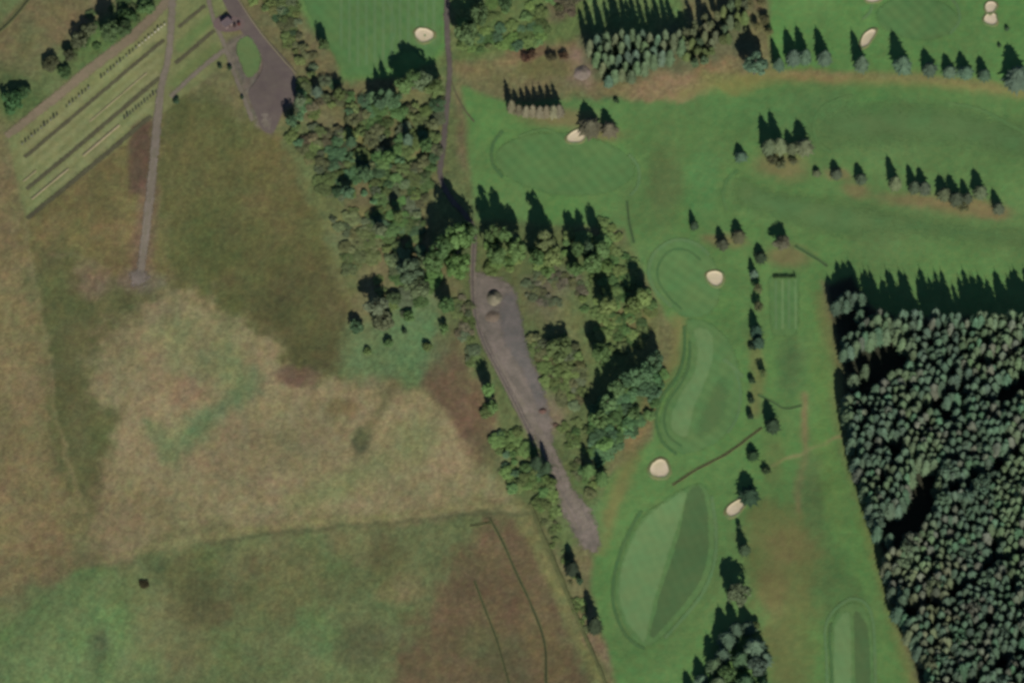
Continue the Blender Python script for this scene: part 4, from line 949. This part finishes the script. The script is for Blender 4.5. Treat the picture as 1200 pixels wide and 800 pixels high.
# top left corner
for (k, u, b, t, w, c, l) in [('broad', 130, 48, -8, 26, (72, 92, 58), 'tall green tree above the earth path at the top left'), ('broad', 146, 40, 8, 24, (74, 96, 58), 'green tree right of the tall one above the earth path'), ('shrub', 92, 52, 26, 24, (80, 88, 62), 'dark greenish thicket bush above the earth path'), ('shrub', 104, 40, 14, 22, (84, 90, 66), 'upper grey-green thicket bush above the earth path'), ('shrub', 82, 68, 46, 18, (74, 82, 56), 'lower thicket bush above the earth path'),
                              ('shrub', 58, 78, 60, 26, (74, 76, 54), 'rounded dark bush left of the thicket at the top left'), ('shrub', 74, 88, 74, 20, (68, 90, 56), 'green bush touching the upper edge of the earth path'), ('shrub', 14, 122, 96, 34, (60, 90, 54), 'large dark green bush at the left edge of the picture'), ('shrub', 26, 110, 90, 22, (64, 88, 56), 'dark green bush beside the large one at the left edge'), ('shrub', 150, 22, 2, 26, (76, 102, 58), 'wide green bush at the top edge beside the earth path'), ('shrub', 172, 12, -6, 24, (80, 104, 62), 'pale green bush near the top of the earth path'),
                              ('shrub', 207, 121, 113, 9, DRK, 'small dark bush beside the crossing of the cemetery paths'), ('shrub', 258, 80, 72, 7, DRK, 'left small bush below the cross path'), ('shrub', 270, 82, 74, 7, DRK, 'right small bush below the cross path'), ('shrub', 284, 117, 111, 5, DRK, 'tiny bush beside the narrow path'),
                              ('shrub', 169, 685, 681, 15, (66, 60, 40), 'small dark bush alone on the open pasture at the lower left')]:
    tree(k, u, b, t, w, c, l)

hb = link(bpy.data.objects.new('hedge', None)); hb.location = at(919, 325); tag(hb, 'low dark hedge across the north end of the practice tee', 'hedge')
RH = random.Random(5); V_ = []; F_ = []
for i in range(520):
    f = RH.random(); p = at(906 + 27 * f, 325 + RH.uniform(-1.3, 1.3), 0) - hb.location; p.z += RH.uniform(.1, 1.0 if f < .9 else 1.9)
    n_ = Vector((RH.gauss(0, 1), RH.gauss(0, 1), RH.gauss(.6, 1))).normalized(); t_ = n_.orthogonal().normalized(); b_ = n_.cross(t_); q = len(V_); z_ = RH.uniform(.18, .32)
    V_ += [p - t_ * z_, p - b_ * z_, p + t_ * z_, p + b_ * z_]; F_.append((q, q + 1, q + 2, q + 3))
hc = obj('foliage', mesh('hedge_foliage', V_, F_), M['leaf'], hb); hc.color = alb((66, 90, 54), FOLIAGE_GAIN)

# ------------------------------------------------------------------ thickets: uncounted-looking but each crown its own tree
def inside1(u, v, poly): return bool(inside(np.array([u]), np.array([v]), poly)[0])
SMALL = 13.5; UNDER = []
NOUN = {'broad': 'tree', 'shrub': 'bush', 'bare': 'thin tree', 'conifer': 'conifer'}
def fill(poly, n, kinds, hr, wr, cols, place, group, seed, sep=7.0, grow_=1.32):
    """a thicket: every crown is a tree of its own, told apart by size, colour and side of the thicket"""
    sep *= .84; n = int(n * 1.4)
    rnd = random.Random(seed); us = [p[0] for p in poly]; vs = [p[1] for p in poly]; got = []; tries = 0
    cu, cv = sum(us) / len(us), sum(vs) / len(vs); lo, hi = hr; hr = (lo * .5 + .1, lo * .25 + hi * .36)
    while len(got) < n and tries < n * 60:
        tries += 1; u = rnd.uniform(min(us), max(us)); v = rnd.uniform(min(vs), max(vs))
        if not inside1(u, v, poly) or any((u - a) ** 2 + (v - b) ** 2 < sep * sep for a, b in got): continue
        if n > 20 and float(fbm(u, v, 20, 907, 2)) > .34: continue        # grassy gaps
        got.append((u, v)); h = rnd.uniform(*hr); k = rnd.choice(kinds); c = tuple(q * 1.13 for q in rnd.choice(cols)); w = rnd.uniform(*wr) * grow_ * rnd.choice((.72, .85, 1.0, 1.0, 1.25))
        if k == 'shrub' and w < SMALL:
            UNDER.append((u, v + .55 * h, h, w, c)); continue
        side = 'in the ' + ('north' if v < cv else 'south') + ('-west' if u < cu else '-east')
        size = 'small' if w < grow_ * (wr[0] * .67 + wr[1] * .33) else ('large' if w > grow_ * (wr[0] * .33 + wr[1] * .67) else 'middling')
        tree(k, u, v + .55 * h, v + .55 * h - h * SHADOW, w, c, '%s %s %s %s of %s' % (size, hue_word(c), NOUN[k], side, place), group, .14)
fill([(402, 112), (440, 118), (470, 122), (515, 118), (518, 150), (510, 200), (420, 200), (398, 160)], 44, ['broad', 'broad', 'shrub', 'bare'], (3, 7.5), (11, 19), [TEAL, BRD, OLV, OLV, BRN, GRY], 'the wood between car park and track', 'mixed trees between car park and track', 1, 8)
fill([(341, 122), (354, 96), (374, 72), (396, 100), (402, 150), (410, 200), (380, 200), (338, 160)], 30, ['bare', 'broad', 'shrub'], (2.5, 6), (10, 17), [GRY, OLV, BRN, (100, 96, 72), TEAL], 'the scrub beside the car park', 'scrub trees east of the car park', 2, 8)
fill([(316, 2), (346, -10), (350, 34), (368, 66), (352, 78), (338, 50)], 16, ['shrub', 'bare', 'shrub'], (1.5, 4), (9, 15), [OLV, (100, 108, 66), BRN, GRY], 'the scrub left of the striped fairway', 'scrub between road and fairway', 3, 8)
fill([(282, -20), (345, -20), (346, 60), (330, 50)], 12, ['shrub', 'bare'], (1.5, 3.5), (8, 14), [OLV, (100, 108, 66), DRK, GRY], 'the slope right of the tarmac road', 'scrub right of the tarmac road', 4, 8)
fill([(392, 190), (450, 190), (470, 210), (450, 230), (410, 225), (385, 250), (378, 225)], 17, ['broad', 'shrub', 'broad'], (3, 6), (11, 18), [TEAL, (70, 92, 62), OLV, BRD], 'the dark belt along the olive field', 'teal crowns on the field edge', 5, 8)
fill([(440, 205), (500, 195), (505, 230), (495, 280), (450, 275), (440, 245)], 30, ['bare', 'broad', 'shrub', 'broad'], (2, 5), (10, 16), [BRN, OLV, GRY, BRD, (90, 110, 68)], 'the middle of the western wood', 'bare crowns in the western wood', 6, 7.5)
fill([(455, 300), (505, 290), (510, 340), (470, 345)], 8, ['broad', 'shrub'], (2.5, 5), (12, 18), [GRY, BRD, (96, 110, 76)], 'the grey tree clump by the bright grass', 'grey-green crowns of the western wood', 7, 9)
fill([(352, 165), (378, 175), (395, 215), (420, 250), (440, 262), (436, 300), (410, 320), (396, 270), (372, 225)], 24, ['shrub', 'bare', 'shrub'], (1.0, 2.6), (10, 17), [(106, 108, 72), OLV, (100, 110, 74), GRY], 'the pale scrub along the olive field', 'pale scrub along the olive field', 24, 10)
fill([(440, 300), (470, 310), (500, 350), (470, 372), (440, 350)], 8, ['shrub', 'broad'], (1.5, 3), (11, 17), [GRY, BRD, LIM], 'the scrub above the bright grass patch', 'scrub above the bright grass', 25, 10)
fill([(395, 200), (440, 200), (450, 240), (500, 262), (500, 300), (455, 300), (435, 250), (400, 240)], 22, ['broad', 'shrub', 'broad'], (2, 4.5), (10, 16), [BRD, OLV, TEAL, (92, 110, 68)], 'the green lower part of the western wood', 'green trees low in the western wood', 26, 9)
fill([(410, 265), (440, 270), (445, 310), (405, 320)], 7, ['shrub'], (1.2, 2.5), (12, 20), [(104, 112, 76), (100, 108, 70)], 'the pale bushes by the olive field', 'pale bushes on the field edge', 8, 10)
fill([(535, 350), (550, 345), (556, 400), (566, 425), (550, 430), (535, 395)], 14, ['bare', 'shrub'], (1.2, 3), (8, 13), [GRY, BRN, OLV, (112, 108, 84)], 'the grey scrub left of the gravel yard', 'grey scrub west of the track', 9, 7)
fill([(565, 470), (585, 480), (620, 520), (648, 570), (655, 600), (640, 600), (600, 575), (585, 530)], 34, ['broad', 'shrub', 'shrub'], (2, 5.5), (10, 16), [BRD, TEAL, OLV, LIM, (92, 112, 64)], 'the scrub left of the lower track', 'leafy scrub west of the lower track', 10, 7.5)
fill([(570, 262), (640, 270), (712, 280), (712, 315), (640, 318), (570, 316)], 20, ['broad', 'shrub'], (3, 6.5), (12, 18), [BRD, LIM, (92, 116, 66)], 'the tree row below the long green', 'crowns south of the long green', 11, 9)
fill([(620, 322), (680, 318), (686, 345), (640, 360), (612, 345)], 22, ['bare', 'bare', 'shrub'], (1.0, 2.2), (7, 12), [GRY, BRN, (106, 104, 84)], 'the brushwood right of the gravel heap', 'brushwood beside the gravel yard', 12, 6.5)
fill([(620, 395), (640, 390), (675, 400), (690, 440), (680, 480), (655, 470), (640, 450)], 30, ['bare', 'broad', 'shrub'], (1.8, 4.5), (9, 15), [OLV, LIM, GRY, (108, 108, 72), BRN], 'the olive scrub right of the yard', 'olive scrub east of the gravel yard', 13, 7.5)
fill([(695, 480), (725, 455), (770, 425), (780, 440), (760, 490), (735, 530), (700, 550), (690, 520)], 34, ['broad', 'broad', 'shrub'], (3, 7), (12, 19), [(88, 114, 70), BRD, TEAL, (80, 108, 72)], 'the triangular wood by the middle fairway', 'green crowns of the eastern wood', 14, 9)
fill([(655, 500), (690, 490), (700, 560), (695, 590), (672, 560)], 14, ['shrub', 'bare'], (1.2, 3), (8, 14), [OLV, BRD, BRN, LIM], 'the low scrub right of the lower track', 'low bushes beside the lower track', 15, 7.5)
fill([(700, 345), (730, 335), (765, 350), (765, 385), (735, 420), (715, 405)], 16, ['shrub', 'broad'], (1.5, 4), (11, 17), [LIM, BRD, OLV], 'the bushes left of the round green', 'pale bushes west of the round green', 16, 9)
fill([(686, 322), (760, 330), (772, 372), (740, 410), (705, 420), (680, 380)], 26, ['shrub', 'broad'], (1.5, 4), (9, 15), [BRD, LIM, OLV, (92, 114, 66)], 'the green scrub between yard and round green', 'green scrub east of the yard', 23, 9)
fill([(700, 250), (735, 285), (752, 320), (725, 335), (712, 300)], 12, ['shrub'], (1.0, 2.5), (9, 15), [LIM, BRD], 'the slope above the round green', 'low bushes above the round green', 17, 8)
fill([(535, -30), (640, -30), (655, 20), (640, 48), (590, 58), (536, 65)], 46, ['shrub', 'shrub', 'broad'], (1.2, 4), (9, 16), [BRD, (92, 114, 64), OLV, LIM, TEAL], 'the thicket right of the upper track', 'thicket right of the upper track', 18, 8)
fill([(640, -30), (680, -30), (676, 18), (650, 24)], 12, ['bare'], (2, 4), (10, 15), [BRN, (98, 92, 72)], 'the brown bushes at the top edge', 'brown bushes at the top edge', 19, 8)
fill([(650, 598), (668, 640), (682, 690), (690, 740), (676, 720), (655, 660), (636, 610)], 16, ['shrub', 'bare'], (.8, 1.8), (6, 10), [OLV, BRN, LIM], 'the scrub along the field bank', 'scrub along the field bank', 20, 7)
fill([(100, 20), (170, -10), (180, 10), (110, 65), (80, 75)], 10, ['shrub'], (1.2, 3), (10, 16), [(76, 98, 58), (84, 98, 62)], 'the bushes above the earth path', 'bushes above the earth path', 21, 9)

# ------------------------------------------------------------------ spruce plantation on the east side
RP = random.Random(7)
EDGE = [(970, 372), (990, 356), (1004, 352), (1018, 376), (1044, 384), (1060, 380), (1270, 384), (1270, 850), (1100, 850), (1078, 800), (1058, 745), (1040, 690), (1030, 648), (1014, 596), (1000, 545), (988, 500), (986, 440), (984, 400)]
GAPS = [[(985, 428), (1010, 414), (1040, 408), (1070, 424), (1060, 442), (1036, 452), (1014, 470), (986, 474)],
        [(1070, 560), (1100, 556), (1094, 590), (1084, 612), (1074, 640), (1034, 660), (1032, 622), (1062, 604)],
        [(1158, 470), (1200, 444), (1230, 436), (1220, 462), (1180, 480)], [(1150, 650), (1164, 636), (1172, 660), (1160, 680), (1150, 672)],
        [(1100, 485), (1130, 478), (1136, 492), (1108, 506)], [(1040, 530), (1062, 522), (1064, 540), (1044, 552)], [(1058, 716), (1090, 708), (1094, 720), (1062, 734)], [(970, 374), (1005, 366), (1004, 392), (986, 402)]]
spots = []
yy = 340.0; row = 0
while yy < 850:
    xx = 960.0 + (row % 2) * 4.1
    while xx < 1275:
        u = xx + RP.uniform(-2.8, 2.8); v = yy + RP.uniform(-3.4, 3.4)
        lane = abs(((v - 400) + .62 * (u - 1000)) % 118 - 20) < 5 and u > 1080      # extraction lanes
        if inside1(u, v, EDGE) and not any(inside1(u, v, g_) for g_ in GAPS) and not (lane and RP.random() < .75) and RP.random() > .05:
            spots.append((u, v))
        xx += 8.2
    yy += 9.0; row += 1
# stray trees inside the dark gaps
spots += [(1000, 452), (1013, 444), (1003, 482), (1042, 640), (1154, 655), (1120, 494)]
def wood_colour(u, v):
    a = float(fbm(u, v, 60, 801, 2)); b = RP.random()
    base = np.array((80, 100, 80)) if a < .1 else np.array((86, 103, 76))
    if u < 1120 and v > 660 and b < .45: base = np.array((98, 106, 80))
    if b > .86: base = np.array((96, 102, 86))
    if b < .10: base = np.array((78, 106, 80))
    return tuple(base * (1.02 + .12 * a))
trees = []
for (u, v) in spots:
    h = 15.5 + 5.0 * float(fbm(u, v, 30, 811, 3)) + RP.uniform(-.5, .5)
    if v < 400: h = RP.uniform(17, 21)
    if u < 1025 and v < 420: h = RP.uniform(10, 16)
    w = RP.uniform(14.5, 22.0)
    if RP.random() < .12: w *= 1.25
    trees.append((u, v, h, w, wood_colour(u, v), RP.random() < .14 and v > 560))
inview = [t for t in trees if -5 < t[0] < 1196 and t[1] < 812]
inview.sort(key=lambda t: -t[3] * (t[2] * .5 + 6))
single = set(id(t) for t in inview[:300])
for t in trees:
    if id(t) in single:
        u, v, h, w, c, br = t
        row_ = ['north edge', 'upper part', 'upper middle', 'middle', 'lower middle', 'lower part', 'south end'][min(6, max(0, int((v - 340) // 67)))]
        d_ = u - np.interp(v, [350, 440, 545, 650, 745, 800], [975, 986, 1000, 1030, 1058, 1078])
        ew = 'beside the fairway' if d_ < 26 else ('just inside the fairway edge' if d_ < 56 else ('close to the right picture edge' if u > 1160 else ('right of centre' if u > 1115 else 'left of centre')))
        size = 'slim' if w < 19.2 else ('broad' if w > 20.8 else 'middling')
        kw = 'broadleaf' if br else 'spruce'
        tree('broad' if br else 'spruce', u, v, v - h * SHADOW, w * (1.1 if br else 1), c, '%s %s %s in the %s of the plantation, %s' % (size, hue_word(c), kw, row_, ew), 'plantation %s in the %s' % (kw, row_))
# what cannot be told apart: the rest of the plantation, and the low undergrowth of the thickets
def mass(name, items, kind, label, cat):
    VV = []; FF = []; CC = []; nb = 0; H = KIND[kind]['H']
    for u, v, h, w, c in items:
        me = RP.choice(KIND[kind]['crowns']); p = at(u, v); r = w * MPP / 2; a = RP.uniform(0, 6.28); s_ = h / H
        co = np.empty(len(me.vertices) * 3); me.vertices.foreach_get('co', co); co = co.reshape(-1, 3)
        x = (co[:, 0] * math.cos(a) - co[:, 1] * math.sin(a)) * r + p.x; y = (co[:, 0] * math.sin(a) + co[:, 1] * math.cos(a)) * r + p.y; z = co[:, 2] * s_ + p.z
        VV.append(np.stack([x, y, z], 1)); FF += [tuple(q + nb for q in f_.vertices) for f_ in me.polygons]
        CC.append(np.tile(np.array(alb(jitter(c, .1), FOLIAGE_GAIN)), (len(co), 1))); nb += len(co)
    me = mesh(name, [tuple(q) for q in np.concatenate(VV)], FF)
    ca = me.color_attributes.new('cover', 'FLOAT_COLOR', 'POINT'); ca.data.foreach_set('color', np.concatenate(CC).astype(np.float32).ravel())
    tag(obj(name, me, M['leaf_wood']), label, cat, kind='stuff')
mass('plantation', [t[:5] for t in trees if id(t) not in single], 'spruce', 'dense mass of spruce filling out the dark plantation', 'forest')
mass('undergrowth', UNDER, 'shrub', 'low leafy undergrowth filling the scrub and thickets', 'undergrowth')
from collections import Counter
# alike neighbours: say which one, counting from the west
ONES = ['', 'first', 'second', 'third', 'fourth', 'fifth', 'sixth', 'seventh', 'eighth', 'ninth', 'tenth', 'eleventh', 'twelfth', 'thirteenth', 'fourteenth', 'fifteenth', 'sixteenth', 'seventeenth', 'eighteenth', 'nineteenth', 'twentieth']
def ordinal(n):
    if n <= 20: return ONES[n]
    return {2: 'twenty', 3: 'thirty', 4: 'forty'}[n // 10] + '-' + ONES[n % 10] if n % 10 else {3: 'thirtieth', 4: 'fortieth'}[n // 10]
alike = {}
for o_ in bpy.data.objects:
    if o_.parent is None and 'label' in o_: alike.setdefault(o_['label'], []).append(o_)
for lab, os_ in alike.items():
    if 1 < len(os_) < 49 and len(lab.split()) <= 13:
        for i_, o_ in enumerate(sorted(os_, key=lambda q: q.location.x)):
            o_['label'] = '%s, %s from west' % (lab.replace(',', ''), ordinal(i_ + 1))
print('COUNTS', Counter(o.name.split('.')[0] for o in bpy.data.objects).most_common(20), 'triangles', sum(len(p.vertices) - 2 for m_ in bpy.data.meshes for p in m_.polygons))
print('TREES', len(trees), 'single', len(single), 'objects', len(bpy.data.objects))
